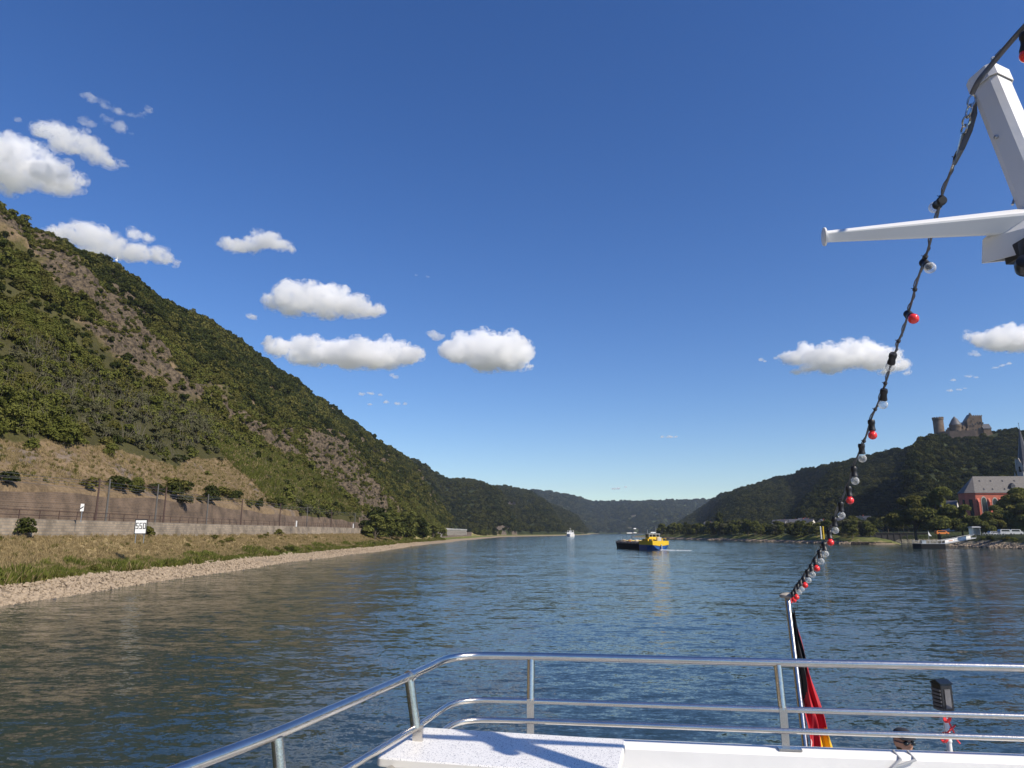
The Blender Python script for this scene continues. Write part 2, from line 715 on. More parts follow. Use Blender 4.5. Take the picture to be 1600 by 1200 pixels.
# ------------------------------------------------------------------ terrain
class Loft:
    """a hillside spanned between a foot line and a ridge line, with its own relief"""

    def __init__(self, foot, ridge, normal, prof=1.0, amp=(5, 60), rockf=None, amp2=(2.5, 16), seed=0, back=0.35):
        self.F, self.R = np.array(foot, float), np.array(ridge, float)
        self.n = len(foot)
        self.nv = np.array(normal, float)
        self.nv /= np.linalg.norm(self.nv)
        self.prof, self.amp, self.amp2, self.rockf, self.seed, self.back = prof, amp, amp2, rockf, seed, back
        seg = np.linalg.norm(np.diff((self.F + self.R) / 2, axis=0), axis=1)
        self.len = np.concatenate([[0], np.cumsum(seg)])

    def at(self, t, u):
        k = np.arange(self.n)
        f = np.stack([np.interp(t, k, self.F[:, a]) for a in range(3)], -1)
        r = np.stack([np.interp(t, k, self.R[:, a]) for a in range(3)], -1)
        P = f + (r - f) * u[..., None]
        uc = np.clip(u, 0, 1)
        P[..., 2] = f[..., 2] + (r[..., 2] - f[..., 2]) * (uc ** self.prof - np.clip(u - 1, 0, 9) * self.back)
        edge = smooth(0.0, 0.08, u)
        d = fbm(P / self.amp[1], 4, self.seed) * self.amp[0]
        if self.rockf is not None:
            rk = self.rockf(P, t, u)[0]
        else:
            rk = 0.3
        d = d + rk * ridged(P / self.amp2[1] * np.array([1, 1, 0.6]), 4, self.seed + 9) * self.amp2[0]
        if self.rockf is not None:
            gq = np.stack([(P[..., 1] + 0.45 * P[..., 2]) / 9.0, P[..., 2] / 34.0, P[..., 0] * 0 + 3.3], -1)
            d = d + rk * (np.clip(ridged(gq, 4, 77), -1, 0.55) * 3.6)
            st_ = (P[..., 2] + 0.5 * P[..., 1] + 3 * fbm(P / 25, 2, 8)) / 7.0
            d = d + rk * 1.1 * (smooth(0.0, 0.35, st_ - np.floor(st_)) - (st_ - np.floor(st_)))
        return P + self.nv * (d * edge)[..., None]

    def t_of_len(self, s):
        return np.interp(s, self.len, np.arange(self.n))

    def mesh(self, name, nt, nu, mat, zonef, umax=1.35, power=1.0, trange=None):
        s = np.linspace(0, 1, nt) ** power
        a, b = trange or (0, self.len[-1])
        t = self.t_of_len(a + s * (b - a))
        u = np.linspace(0, umax, nu)
        T, U = np.meshgrid(t, u, indexing='ij')
        P = self.at(T, U)
        z = zonef(P, T, U)
        P[:, 0, 2] -= 4.0
        zone = np.stack([z[0], z[1], z[2]], -1).reshape(-1, 3)
        return kind(mesh_obj(name, P.reshape(-1, 3), grid_faces(nt, nu), mat, True, zone), 'structure')


def seg_dist(y, u, pts, ys=500.0):
    """distance in (y/ys, u) space to a polyline"""
    d = np.full(np.shape(y), 9.0)
    for (y0, u0), (y1, u1) in zip(pts[:-1], pts[1:]):
        ax, ay, bx, by = y0 / ys, u0, y1 / ys, u1
        px, py = y / ys - ax, u - ay
        dx, dy = bx - ax, by - ay
        q = np.clip((px * dx + py * dy) / (dx * dx + dy * dy + 1e-9), 0, 1)
        d = np.minimum(d, np.hypot(px - q * dx, py - q * dy))
    return d


def zone1(P, T, U):
    y = P[..., 1]
    nb = fbm(P / 45, 4, 3)
    band = seg_dist(y, U, [(325, 0.84), (288, 0.6), (271, 0.42), (284, 0.33), (318, 0.24), (372, 0.21), (474, 0.25), (580, 0.38)])
    rock = smooth(0.098, 0.02, band + nb * 0.07)
    band2 = seg_dist(y, U, [(420, 0.12), (520, 0.34), (640, 0.5), (740, 0.42), (860, 0.45), (1000, 0.7)])
    rock = np.maximum(rock, smooth(0.20, 0.05, band2 + nb * 0.16))
    rock = np.maximum(rock, smooth(0.3, 0.55, nb + 0.15) * 0.8 * (U < 0.95))
    cliff = smooth(800, 850, y) * smooth(1030, 960, y) * smooth(0.8, 0.5, U)
    rock = np.maximum(rock, cliff)
    scree = smooth(0.085, 0.055, U + nb * 0.03 - 0.045 * smooth(170, 220, y)) * smooth(262, 235, y)
    rock = rock * (1 - scree)
    stony = scree * smooth(0.05, 0.35, fbm(P / 14, 3, 77))
    green = (1 - rock) * (1 - scree)
    return rock, green, stony * 0.75, scree, nb


F1 = [(-72, -160, 12), (-72, 60, 12), (-72, 250, 12), (-72, 340, 12), (-72, 450, 12), (-72, 560, 12), (-72, 720, 12), (-73, 850, 11), (-80, 905, 9), (-130, 985, 8), (-260, 1080, 8)]
R1 = [(-262, -150, 160), (-255, 150, 160), (-250, 324, 158), (-240, 405, 157), (-225, 525, 156), (-205, 634, 141), (-180, 824, 125), (-150, 1040, 104), (-180, 1085, 90), (-250, 1110, 90), (-340, 1140, 92)]
hill1 = Loft(F1, R1, (0.6, -0.15, 0.78), 1.0, (5.5, 50), zone1, (8.0, 22), 1)
hill1.mesh('left_hillside', 1250, 300, 'slope_ground', zone1)


def zone_wood(P, T, U):
    nb = fbm(P / 70, 4, 5)
    rock = smooth(0.25, 0.5, nb) * 0.8
    return rock, (1 - rock), 0 * rock, 0 * rock, nb


F2 = [(-140, 960, 6), (-85, 1060, 6), (-10, 1160, 6), (60, 1360, 6), (140, 1700, 6), (215, 2150, 5), (280, 2700, 4)]
R2 = [(-330, 1330, 166), (-216, 1500, 151), (-153, 1710, 133), (-72, 2015, 135), (65, 2424, 133), (164, 2640, 92), (265, 2800, 22)]


class RibLoft(Loft):
    ribs = ()

    def at(self, t, u):
        P = super().at(t, u)
        for (t0, wd, am) in self.ribs:
            g = np.exp(-((t - t0 - 0.35 * u) / wd) ** 2) * np.sin(np.clip(u, 0, 1) * np.pi) ** 0.8
            P = P + self.nv * (g * am)[..., None]
        return P


hill2 = RibLoft(F2, R2, (0.75, -0.3, 0.6), 0.9, (16, 170), None, (6, 60), 11)
hill2.ribs = ((1.3, 0.30, -26), (2.15, 0.30, 22), (2.75, 0.25, -26), (3.4, 0.3, 20), (4.0, 0.25, -20), (4.7, 0.3, 12))
hill2.mesh('middle_hillside', 320, 110, 'wood_ground', zone_wood)

F3 = [(-500, 3100, 3), (150, 3250, 3), (350, 3300, 3), (560, 3350, 3), (1000, 3350, 3), (1400, 3300, 3), (2100, 3200, 3)]
R3 = [(-500, 4400, 280), (144, 4050, 231), (363, 4240, 209), (523, 4300, 181), (1124, 4340, 189), (1357, 4340, 196), (2200, 4340, 205)]
hill3 = RibLoft(F3, R3, (0.1, -0.8, 0.6), 0.85, (30, 420), None, (10, 150), 21)
hill3.ribs = ((1.2, 0.35, 50), (2.3, 0.3, -50), (3.2, 0.25, 45), (3.9, 0.25, -45), (4.6, 0.3, 40))
hill3.mesh('far_hillside', 320, 90, 'far_ground', zone_wood)

F4 = [(330, 120, 7), (305, 300, 7), (290, 400, 7), (282, 500, 7), (280, 600, 7), (288, 800, 7), (315, 1100, 6), (365, 1500, 5), (435, 2000, 4), (475, 2300, 4)]
R4 = [(820, 480, 128), (720, 700, 122), (600, 820, 122), (512, 812, 111), (498, 860, 113), (526, 1100, 112), (541, 1500, 110), (559, 2000, 90), (552, 2300, 46), (545, 2480, 8)]
hill4 = RibLoft(F4, R4, (-0.6, -0.35, 0.7), 1.12, (11, 110), None, (5, 42), 31, 0.25)
hill4.ribs = ((2.95, 0.30, 36), (3.7, 0.34, -46), (4.5, 0.28, 22), (5.15, 0.3, -34), (6.0, 0.4, 22), (6.8, 0.3, -22))
hill4.mesh('right_hillside', 420, 130, 'wood_ground', zone_wood)

# ---- left bank: water's edge, shingle, weeds, dry embankment, railway bed
SH_Y = [-200, 300, 414, 560, 747, 860, 1000, 1100, 1350, 1700, 2150, 2700, 3300]
SH_X = [-44, -44, -41, -37, -27, -21, -12, 8, 88, 162, 232, 292, 400]


def shore_x(y):
    return np.interp(y, SH_Y, SH_X) + 1.3 * np.sin(y * 0.031) + 0.5 * np.sin(y * 0.11 + 1)


BANK = [(-8, -2.5), (0, -0.05), (2.0, 0.35), (4.6, 0.95), (6.5, 1.35), (9, 2.2), (12, 3.7), (15.4, 5.35), (15.9, 5.5), (16.0, 7.45), (17, 7.6), (27.0, 7.6), (28.4, 7.7), (30, 9)]


def bank_point(y, q):
    """q: fractional column of the bank's cross-section"""
    k = np.arange(len(BANK))
    o = np.interp(q, k, [b[0] for b in BANK])
    z = np.interp(q, k, [b[1] for b in BANK])
    sx = shore_x(y)
    wide = np.clip((sx + 72.5) / 28.4, 0.6, 3.0)
    o = np.where(o > 6.5, 6.5 + (o - 6.5) * (wide * 28.4 - 6.5) / 21.9, o)
    far = smooth(820, 900, y)
    z = np.where(z > 1.3, z * (1 - far) + (1.3 + (z - 1.3) * 0.25) * far, z)
    gal = (y > 455) & (y < 845) & (sx - o > -57.5)
    z = np.where(gal, np.minimum(z, 2.2 - 0.4 * (sx - o < -50)), z)
    return np.stack([sx - o, y + 0 * q, z], -1)


ys = np.concatenate([np.arange(-160, 40, 4), np.arange(40, 330, 0.8), np.arange(330, 900, 3), np.arange(900, 3300, 20)])
qs = np.concatenate([np.linspace(0, 1, 3)[:-1], np.linspace(1, 7, 37)[:-1], np.linspace(7, len(BANK) - 1, 13)])
Yg, Qg = np.meshgrid(ys, qs, indexing='ij')
Pg = bank_point(Yg, Qg)
nz = fbm(Pg / np.array([2.2, 3.0, 2]), 4, 55)
nz2 = fbm(Pg / np.array([7.0, 11.0, 5]), 3, 56)
Pg[..., 2] += (nz * 0.16 + nz2 * 0.18) * smooth(0.9, 1.6, Qg) * smooth(7.4, 6.6, Qg)
Qn = Qg + nz2 * 0.5
gravel = smooth(3.75, 3.35, Qn)
greenz = smooth(3.35, 3.7, Qn) * smooth(5.6, 4.7, Qn + 0.5 * nz)
greenz = np.maximum(greenz, smooth(250, 420, Yg) * 0.5 * (1 - gravel))
bed = smooth(8.6, 9.2, Qg)
zone = np.stack([bed * 0.9, greenz * (1 - bed), gravel], -1).reshape(-1, 3)
kind(mesh_obj('left_bank', Pg.reshape(-1, 3), grid_faces(len(ys), len(qs)), 'bank_ground', True, zone), 'structure')

# ---- right bank (mainland) and the mole in front of the harbour
RB = [(-200, 188), (230, 188), (262, 189), (300, 192), (338, 196), (346, 246), (429, 247), (431.5, 197), (700, 196), (900, 200), (1250, 250), (1600, 330), (2000, 400), (2500, 455), (3000, 520), (3400, 600)]
rb_y = np.concatenate([np.arange(-200, 220, 10), np.arange(220, 340, 1.0), np.arange(340, 436, 0.75), np.arange(436, 900, 8), np.arange(900, 3400, 25)])
prof = np.array([(-6, -2.5), (0, -0.1), (1.5, 0.5), (3.5, 1.3), (6, 2.6), (8, 3.9), (12, 4.6), (25, 5.0), (60, 6.0), (140, 8.5), (320, 12)])
qq = np.linspace(0, len(prof) - 1, 41)
Yr, Qr = np.meshgrid(rb_y, qq, indexing='ij')
o = np.interp(Qr, np.arange(len(prof)), prof[:, 0])
z = np.interp(Qr, np.arange(len(prof)), prof[:, 1])
Xr = np.interp(Yr, [a for a, b in RB], [b for a, b in RB]) + o + 0.8 * np.sin(Yr * 0.09) * (Yr < 338)
Pr = np.stack([Xr, Yr, z], -1)
n5 = fbm(Pr / 4, 4, 61)
Pr[..., 2] += n5 * 0.25 * smooth(1, 2, Qr)
gr = smooth(4.3, 3.6, Qr + n5)
kind(mesh_obj('right_bank', Pr.reshape(-1, 3), grid_faces(len(rb_y), len(qq)), 'wood_ground', True,
              np.stack([0.15 * gr, 0.75 * (1 - gr), gr * 0.7], -1).reshape(-1, 3)), 'structure')  # dark ground colour stands in for the shade under the bank's trees

MO_Y = [366, 372, 380, 395, 430, 520, 690, 800, 950, 1250, 1500]
MO_X = [192, 184, 179, 176.5, 174, 166, 151, 150, 156, 222, 300]
mo_in = [196, 200, 203, 205, 206, 207, 205, 204, 210, 262, 340]
mo_h = [0.3, 1.2, 2.4, 3.6, 4.6, 4.8, 4.6, 4.4, 2.2, 2.0, 2.0]
my = np.concatenate([np.arange(366, 440, 1.0), np.arange(440, 1500, 6)])
mq = np.linspace(0, 1, 42)
Ym, Qm = np.meshgrid(my, mq, indexing='ij')
xa, xb = np.interp(Ym, MO_Y, MO_X), np.interp(Ym, MO_Y, mo_in)
hh = np.interp(Ym, MO_Y, mo_h)
wd = xb - xa
off = Qm * wd
zz = np.where(off < 4, off * 0.28, 1.12 + (off - 4) * 0.36)
zz = np.minimum(zz, hh)
zz = np.minimum(zz, (wd - off) * 0.5 - 0.3) - 0.15 - 1.2 * (Qm == 0)
Pm = np.stack([xa + off - (Qm == 0) * 2, Ym, zz], -1)
n6 = fbm(Pm / 3.5, 4, 62)
Pm[..., 2] += n6 * 0.2 * (Qm > 0)
gr = smooth(5.2, 3.6, off + n6 * 2)
kind(mesh_obj('mole', Pm.reshape(-1, 3), grid_faces(len(my), len(mq)), 'bank_ground', True,
              np.stack([0 * gr, 0.62 * (1 - gr) + 0.2 * n6, gr], -1).reshape(-1, 3)), 'structure')


def mole_top(y):
    return np.interp(y, MO_Y, MO_X), np.interp(y, MO_Y, mo_in), np.interp(y, MO_Y, mo_h)


# ---- river
rv = mesh_obj('river', [(-900, -400, 0), (2600, -400, 0), (2600, 5200, 0), (-900, 5200, 0)], [(0, 1, 2, 3)], 'river_water', False)
kind(rv, 'structure')
# ground sheet carrying everything out to the horizon, below the river bed
gs = mesh_obj('ground', [(-6000, -2500, -3.2), (8000, -2500, -3.2), (8000, 9000, -3.2), (-6000, 9000, -3.2)], [(0, 1, 2, 3)], 'far_ground', False, np.tile((0.0, 1.0, 0.0), (4, 1)))
kind(gs, 'structure')

# ------------------------------------------------------------------ plants
SRC = bpy.data.collections.new("plant_shapes")  # shapes the masses are made of; not itself in the scene


def leaf_cloud(centers, radii, n, size, seed, squash=0.8, up=0.25, aspect=0.6):
    """n leaf-spray faces spread through lobes; returns verts, faces"""
    g = np.random.default_rng(seed)
    centers = np.array(centers, float)
    radii = np.array(radii, float)
    wts = radii ** 2
    k = g.choice(len(centers), n, p=wts / wts.sum())
    d = g.normal(size=(n, 3))
    d /= np.linalg.norm(d, axis=1)[:, None]
    d[:, 2] = np.where(d[:, 2] < -0.35, -d[:, 2], d[:, 2])
    rr = radii[k] * (0.62 + 0.42 * g.random(n) ** 0.6)
    p = centers[k] + d * rr[:, None] * np.array([1, 1, squash])
    nrm = d + g.normal(size=(n, 3)) * 0.55 + np.array([0, 0, up])
    nrm /= np.linalg.norm(nrm, axis=1)[:, None]
    a = np.cross(nrm, g.normal(size=(n, 3)))
    a /= np.linalg.norm(a, axis=1)[:, None] + 1e-9
    b = np.cross(nrm, a)
    s = size * (0.6 + 0.8 * g.random(n))[:, None]
    bend = nrm * s * 0.25
    v = np.stack([p - a * s, p - b * s * aspect + bend, p + a * s, p + b * s * aspect + bend], 1).reshape(-1, 3)
    f = np.arange(n * 4).reshape(n, 4)
    return v, f


def lobes(seed, n, spread, h, r):
    g = np.random.default_rng(seed)
    c, q = [], []
    for i in range(n):
        a = g.random() * 2 * math.pi
        d = spread * math.sqrt(g.random())
        zf = g.random()
        c.append((math.cos(a) * d * (1.05 - 0.55 * zf), math.sin(a) * d * (1.05 - 0.55 * zf), h[0] + (h[1] - h[0]) * zf))
        q.append(r * (0.65 + 0.6 * g.random()))
    return c, q


def raw_mesh(name, v, f, mat):
    me = bpy.data.meshes.new(name)
    me.from_pydata(np.asarray(v).tolist(), [], np.asarray(f).tolist())
    me.materials.append(MATS[mat])
    me.update()
    return me


def bush_mesh(seed, mat, n=300, size=0.17):
    c, r = lobes(seed, 9, 0.72, (0.25, 0.95), 0.42)
    v, f = leaf_cloud(c, r, n, size, seed + 1)
    return raw_mesh('shrub_crown', v, f, mat)


def tree_meshes(seed, mat, n=900, size=0.1, slim=1.0, base=0.35):
    """unit-height tree: crown and a trunk with limbs"""
    c, r = lobes(seed, 20, 0.30 * slim, (base + 0.05, 0.88), 0.14)
    v, f = leaf_cloud(c, r, n, size * 0.5, seed + 1, 0.85)
    crown = raw_mesh('crown', v, f, mat)
    mb = MB()
    mb.tube([(0, 0, -0.03), (0.005, 0.004, base * 0.6), (0.0, 0.01, base + 0.15), (0.01, 0, 0.8)], [0.028, 0.022, 0.017, 0.005], 7)
    for k in range(0, 20, 3):
        p = Vector(c[k])
        zb = min(p.z - 0.05, base + 0.1) * 0.9
        mb.tube([(0, 0, zb), (p.x * 0.5, p.y * 0.5, zb + (p.z - zb) * 0.6), p], [0.013, 0.008, 0.003], 5)
    tmp = mb.build('trunk', 'bark')
    trunk = tmp.data
    bpy.data.objects.remove(tmp)
    return crown, trunk


def src(me):
    o = bpy.data.objects.new(me.name, me)
    SRC.objects.link(o)
    return o


def make_source_collection(name, meshes):
    c = bpy.data.collections.new(name)
    for i, me in enumerate(meshes):
        o = bpy.data.objects.new(f"{name}_{i:02d}", me)
        c.objects.link(o)
    return c


def scatter(name, pts, scl, coll, ncoll, mat_for_mesh, label, idx=None, tilt=0.12, zs=None):
    """ONE object of kind stuff: a mass of small plants or stones nobody would count"""
    pts = np.asarray(pts, np.float32)
    n = len(pts)
    me = bpy.data.meshes.new(name)
    me.vertices.add(n)
    me.vertices.foreach_set('co', pts.ravel())
    g = np.random.default_rng(n)
    rot = np.stack([g.normal(size=n) * tilt, g.normal(size=n) * tilt, g.random(n) * 6.283], -1).astype(np.float32)
    s3 = np.repeat(np.asarray(scl, np.float32)[:, None], 3, 1)
    s3[:, 2] *= (zs if zs is not None else (0.8 + 0.4 * g.random(n)))
    if idx is None:
        idx = g.integers(0, ncoll, n)
    a = me.attributes.new('rot', 'FLOAT_VECTOR', 'POINT')
    a.data.foreach_set('vector', rot.ravel())
    a = me.attributes.new('scl', 'FLOAT_VECTOR', 'POINT')
    a.data.foreach_set('vector', s3.ravel())
    a = me.attributes.new('idx', 'INT', 'POINT')
    a.data.foreach_set('value', np.asarray(idx, np.int32))
    me.materials.append(MATS[mat_for_mesh])
    me.update()
    o = bpy.data.objects.new(name, me)
    COL.objects.link(o)
    ng = bpy.data.node_groups.new(name, 'GeometryNodeTree')
    ng.interface.new_socket('Geometry', in_out='INPUT', socket_type='NodeSocketGeometry')
    ng.interface.new_socket('Geometry', in_out='OUTPUT', socket_type='NodeSocketGeometry')
    N, L = ng.nodes, ng.links
    gi, go = N.new('NodeGroupInput'), N.new('NodeGroupOutput')
    ci = N.new('GeometryNodeCollectionInfo')
    ci.inputs['Collection'].default_value = coll
    ci.inputs['Separate Children'].default_value = True
    ci.inputs['Reset Children'].default_value = True
    iop = N.new('GeometryNodeInstanceOnPoints')
    iop.inputs['Pick Instance'].default_value = True

    def named(nm, dt):
        q = N.new('GeometryNodeInputNamedAttribute')
        q.data_type = dt
        q.inputs['Name'].default_value = nm
        return q.outputs['Attribute']

    L.new(gi.outputs[0], iop.inputs['Points'])
    L.new(ci.outputs[0], iop.inputs['Instance'])
    L.new(named('idx', 'INT'), iop.inputs['Instance Index'])
    e2r = N.new('FunctionNodeEulerToRotation')
    L.new(named('rot', 'FLOAT_VECTOR'), e2r.inputs[0])
    L.new(e2r.outputs[0], iop.inputs['Rotation'])
    L.new(named('scl', 'FLOAT_VECTOR'), iop.inputs['Scale'])
    L.new(iop.outputs[0], go.inputs[0])
    md = o.modifiers.new('scatter', 'NODES')
    md.node_group = ng
    o['kind'] = 'stuff'
    o['label'] = label
    return o


def view_xy(P):
    """where points of the valley fall in the photograph, and how far off they are"""
    Q = np.asarray(P) - np.array([0, 0, 6.0])
    c, s = math.cos(PITCH), math.sin(PITCH)
    zc = Q[:, 1] * c + Q[:, 2] * s
    yc = Q[:, 2] * c - Q[:, 1] * s
    zz = np.where(zc > 1, zc, 1e9)
    return 800 + F_PX * Q[:, 0] / zz, 600 - F_PX * yc / zz, zc


# shapes: dark, olive, light, greyish
BUSH = [bush_mesh(10, 'leaf_dark'), bush_mesh(20, 'leaf_dark'), bush_mesh(30, 'leaf_olive'), bush_mesh(40, 'leaf_olive'), bush_mesh(50, 'leaf_light'), bush_mesh(60, 'leaf_light'), bush_mesh(70, 'leaf_grey', 220)]
NEAR_BUSH = [bush_mesh(sd_, mt_, 1500, 0.078) for sd_, mt_ in ((10, 'leaf_dark'), (20, 'leaf_dark'), (30, 'leaf_olive'), (40, 'leaf_olive'), (50, 'leaf_light'), (60, 'leaf_light'), (70, 'leaf_grey'))]
BUSH_C = make_source_collection('shrub_shapes', BUSH)

# ---- left hillside cover
n = 90000
g = np.random.default_rng(3)
s_ = hill1.len[0] + g.random(n) * hill1.len[-1]
t_ = hill1.t_of_len(s_)
u_ = g.random(n) ** 0.95 * 1.08
P = hill1.at(t_, u_)
zr, zg, zb_, zscree, znb = zone1(P, t_, u_)
y_ = P[:, 1]
forest = smooth(0.35, 0.6, u_ + (y_ - 380) / 900 + 0.25 * znb) * smooth(300, 390, y_ + 120 * (u_ - 0.7))
forest = np.maximum(forest, smooth(0.86, 0.97, u_) * 0.8)
mid = fbm(P / 22, 3, 91)
dens = 0.34 + 0.5 * smooth(-0.15, 0.25, mid) + 0.4 * forest
dens *= (1 - (0.38 + 0.42 * smooth(380, 520, y_)) * zr * (1 - 0.7 * smooth(-0.1, 0.2, mid))) * (1 - 0.965 * zscree)
meadow = smooth(222, 240, y_) * smooth(352, 330, y_) * smooth(0.02, 0.04, u_) * smooth(0.21, 0.16, u_ + 0.06 * znb)
dens *= 1 - 0.72 * meadow
keep = g.random(n) < dens
P, t_, u_, forest, mid, y_, zr = P[keep], t_[keep], u_[keep], forest[keep], mid[keep], y_[keep], zr[keep]
m_ = len(P)
rad = np.where(forest > 0.5, 2.3 + 2.6 * g.random(m_) ** 1.3, 1.1 + 1.7 * g.random(m_) ** 1.7)
rad *= 0.85 + 0.4 * smooth(0, 0.4, mid)
rad = np.where(zr > 0.5, rad * (0.45 + 0.4 * g.random(m_)), rad)
low = smooth(0.34, 0.12, u_) * smooth(330, 230, y_)
pick = g.random(m_) + 0.8 * mid
kind_ = np.where(forest > 0.5, np.where(pick < 0.75, 0, 2), np.where(pick < 0.22, 0, np.where(pick < 0.75, 2, 4)))
kind_ = np.where((low > 0.5) & (pick > 0.35), 4, kind_)
kind_ = np.where((low > 0.3) & (y_ > 150) & (y_ < 260) & (g.random(m_) < 0.55), 6, kind_)
kind_ = np.where(kind_ < 6, kind_ + g.integers(0, 2, m_), kind_)
vx, vy, vz = view_xy(P)
inview = (vx > -20) & (vx < 760) & (vz > 20)
show = np.where(inview & (u_ < 0.99), rad / vz, 0)
order = np.argsort(-show)
NEAR = order[:260]
rest = order[260:]
scatter('hillside_scrub', P[rest], rad[rest], BUSH_C, 7, 'leaf_olive', 'scrub and low woodland covering the steep rocky hillside', kind_[rest])
shrub_label = {0: 'dark green dense bush on the lower slope above the brown railway wall', 2: 'olive green bush on the lower slope above the brown railway wall',
               4: 'bright yellow green bush on the lower slope above the brown railway wall', 6: 'greyish thin feathery bush above the dry tan scree slope'}
for i in NEAR:
    k = int(kind_[i])
    kk = 6 if k == 6 else k - k % 2
    o = bpy.data.objects.new('hillside_shrub', NEAR_BUSH[k])
    COL.objects.link(o)
    o.location = P[i]
    o.scale = (rad[i], rad[i], rad[i] * random.uniform(0.8, 1.2))
    o.rotation_euler = (random.gauss(0, 0.1), random.gauss(0, 0.1), random.uniform(0, 6.28))
    tag(o, shrub_label[kk], 'shrub', {0: 'dark green shrubs on the near slope', 2: 'olive shrubs on the near slope', 4: 'yellow green shrubs on the near slope', 6: 'greyish shrubs on the near slope'}[kk])

n = 26000
ym = 222 + 130 * g.random(n)
tm = np.interp(ym, hill1.F[:, 1], np.arange(hill1.n))
um = 0.01 + 0.2 * g.random(n)
MEADOW = hill1.at(tm, um)
MEADOW = MEADOW[zone1(MEADOW, tm, um)[0] < 0.6]
# bare pale stems that stand among the feathery scrub
stem = MB()
gs_ = np.random.default_rng(8)
for k in range(5):
    a = gs_.random() * 6.28
    stem.tube([(0.1 * k - 0.2, 0, -0.1), (0.1 * k - 0.2 + 0.15 * math.cos(a), 0.15 * math.sin(a), 0.5), (0.1 * k - 0.2 + 0.4 * math.cos(a), 0.4 * math.sin(a), 1.1)], [0.011, 0.008, 0.003], 4)
so_ = stem.build('stem', 'pale_bark')
STEM_C = make_source_collection('stem_shapes', [so_.data])
bpy.data.objects.remove(so_)
sel = np.where((low > 0.25) & (y_ > 95) & (y_ < 270))[0]
sel = sel[g.random(len(sel)) < 0.32]
scatter('bare_stems', P[sel] + np.array([0, 0, 0.3]), 2.6 + 2.0 * g.random(len(sel)), STEM_C, 1, 'pale_bark', 'thin pale bare stems standing among the feathery scrub', tilt=0.2)

# ---- woods on the other hills
WOOD = [bush_mesh(110, 'leaf_wood', 420, 0.15), bush_mesh(120, 'leaf_wood', 420, 0.15), bush_mesh(130, 'leaf_wood_olive', 420, 0.15), bush_mesh(140, 'leaf_wood', 420, 0.15)]
WOOD_C = make_source_collection('wood_shapes', WOOD)


def wood(loft, n, r0, r1, name, label, seed, thin=0.25, indiv=None, olive=0.62):
    g = np.random.default_rng(seed)
    t = loft.t_of_len(g.random(n) * loft.len[-1])
    u = g.random(n) * 1.06
    P = loft.at(t, u)
    nb = fbm(P / 60, 3, seed)
    k = g.random(n) < (1 - thin * smooth(0.0, 0.4, nb) * 2)
    k &= ~((P[:, 0] > 480) & (P[:, 0] < 556) & (P[:, 1] > 788) & (P[:, 1] < 840))
    P, u, nb = P[k], u[k], nb[k]
    r = r0 + (r1 - r0) * g.random(len(P)) ** 1.4
    pick = g.random(len(P)) + 0.8 * nb
    idx = np.where(pick > olive, 2, g.integers(0, 2, len(P)))
    if indiv:
        vx, vy, vz = view_xy(P)
        show = np.where((vx > 0) & (vx < 1600) & (vz > 20) & (u > 0.12) & (u < 1.0), r / vz, 0)
        od = np.argsort(-show)
        for i in od[:indiv]:
            o = bpy.data.objects.new('forest_tree', WOOD[idx[i]])
            COL.objects.link(o)
            o.location = P[i]
            o.scale = (r[i], r[i], r[i] * 1.15)
            o.rotation_euler = (0, 0, random.uniform(0, 6.28))
            if idx[i] == 2:
                tag(o, 'olive green broadleaf tree in the wood below the castle', 'tree', 'olive trees below the castle')
            else:
                tag(o, 'dark green broadleaf tree in the wood below the castle', 'tree', 'dark trees below the castle')
        P, r, idx = P[od[indiv:]], r[od[indiv:]], idx[od[indiv:]]
    return scatter(name, P, r, WOOD_C, 4, 'leaf_dark', label, idx)


wood(hill4, 24000, 3.2, 6.4, 'right_bank_woods', 'dense dark woods covering the hill below the castle', 5, 0.08, 220)
wood(hill2, 9000, 4.0, 8.0, 'middle_woods', 'dark woods and scrub on the second hill upstream', 6, 0.12, None, 0.38)  # larger olive share: lighter crown colour imitates sunlit patches on this hill
wood(hill3, 9000, 9.0, 17.0, 'far_woods', 'bluish woods covering the far hills across the valley end', 9, 0.3)

# ---- stones, weeds and grass on the left bank
st = []
for k in range(4):
    bm = bmesh.new()
    bmesh.ops.create_icosphere(bm, subdivisions=1, radius=1)
    gg = np.random.default_rng(40 + k)
    for v in bm.verts:
        v.co *= 0.7 + 0.55 * gg.random()
        v.co.z *= 0.65
    me = bpy.data.meshes.new('stone')
    bm.to_mesh(me)
    bm.free()
    me.materials.append(MATS['stone_chip' if k < 3 else 'dark_rock'])
    st.append(me)
ST_C = make_source_collection('stone_shapes', st)
g = np.random.default_rng(12)
n = 16000
y = 45 + 330 * g.random(n) ** 1.7
q = 0.9 + 2.9 * g.random(n)
P = bank_point(y, q)
P[:, 2] += 0.03
scatter('shingle', P, 0.06 + 0.22 * g.random(n) ** 2.4 + 0.3 * (g.random(n) < 0.035) * g.random(n), ST_C, 4, 'stone_chip', 'pale broken stones of the shingle beach along the water', np.where(q < 0.98, 3, g.integers(0, 3, n)), tilt=0.5)

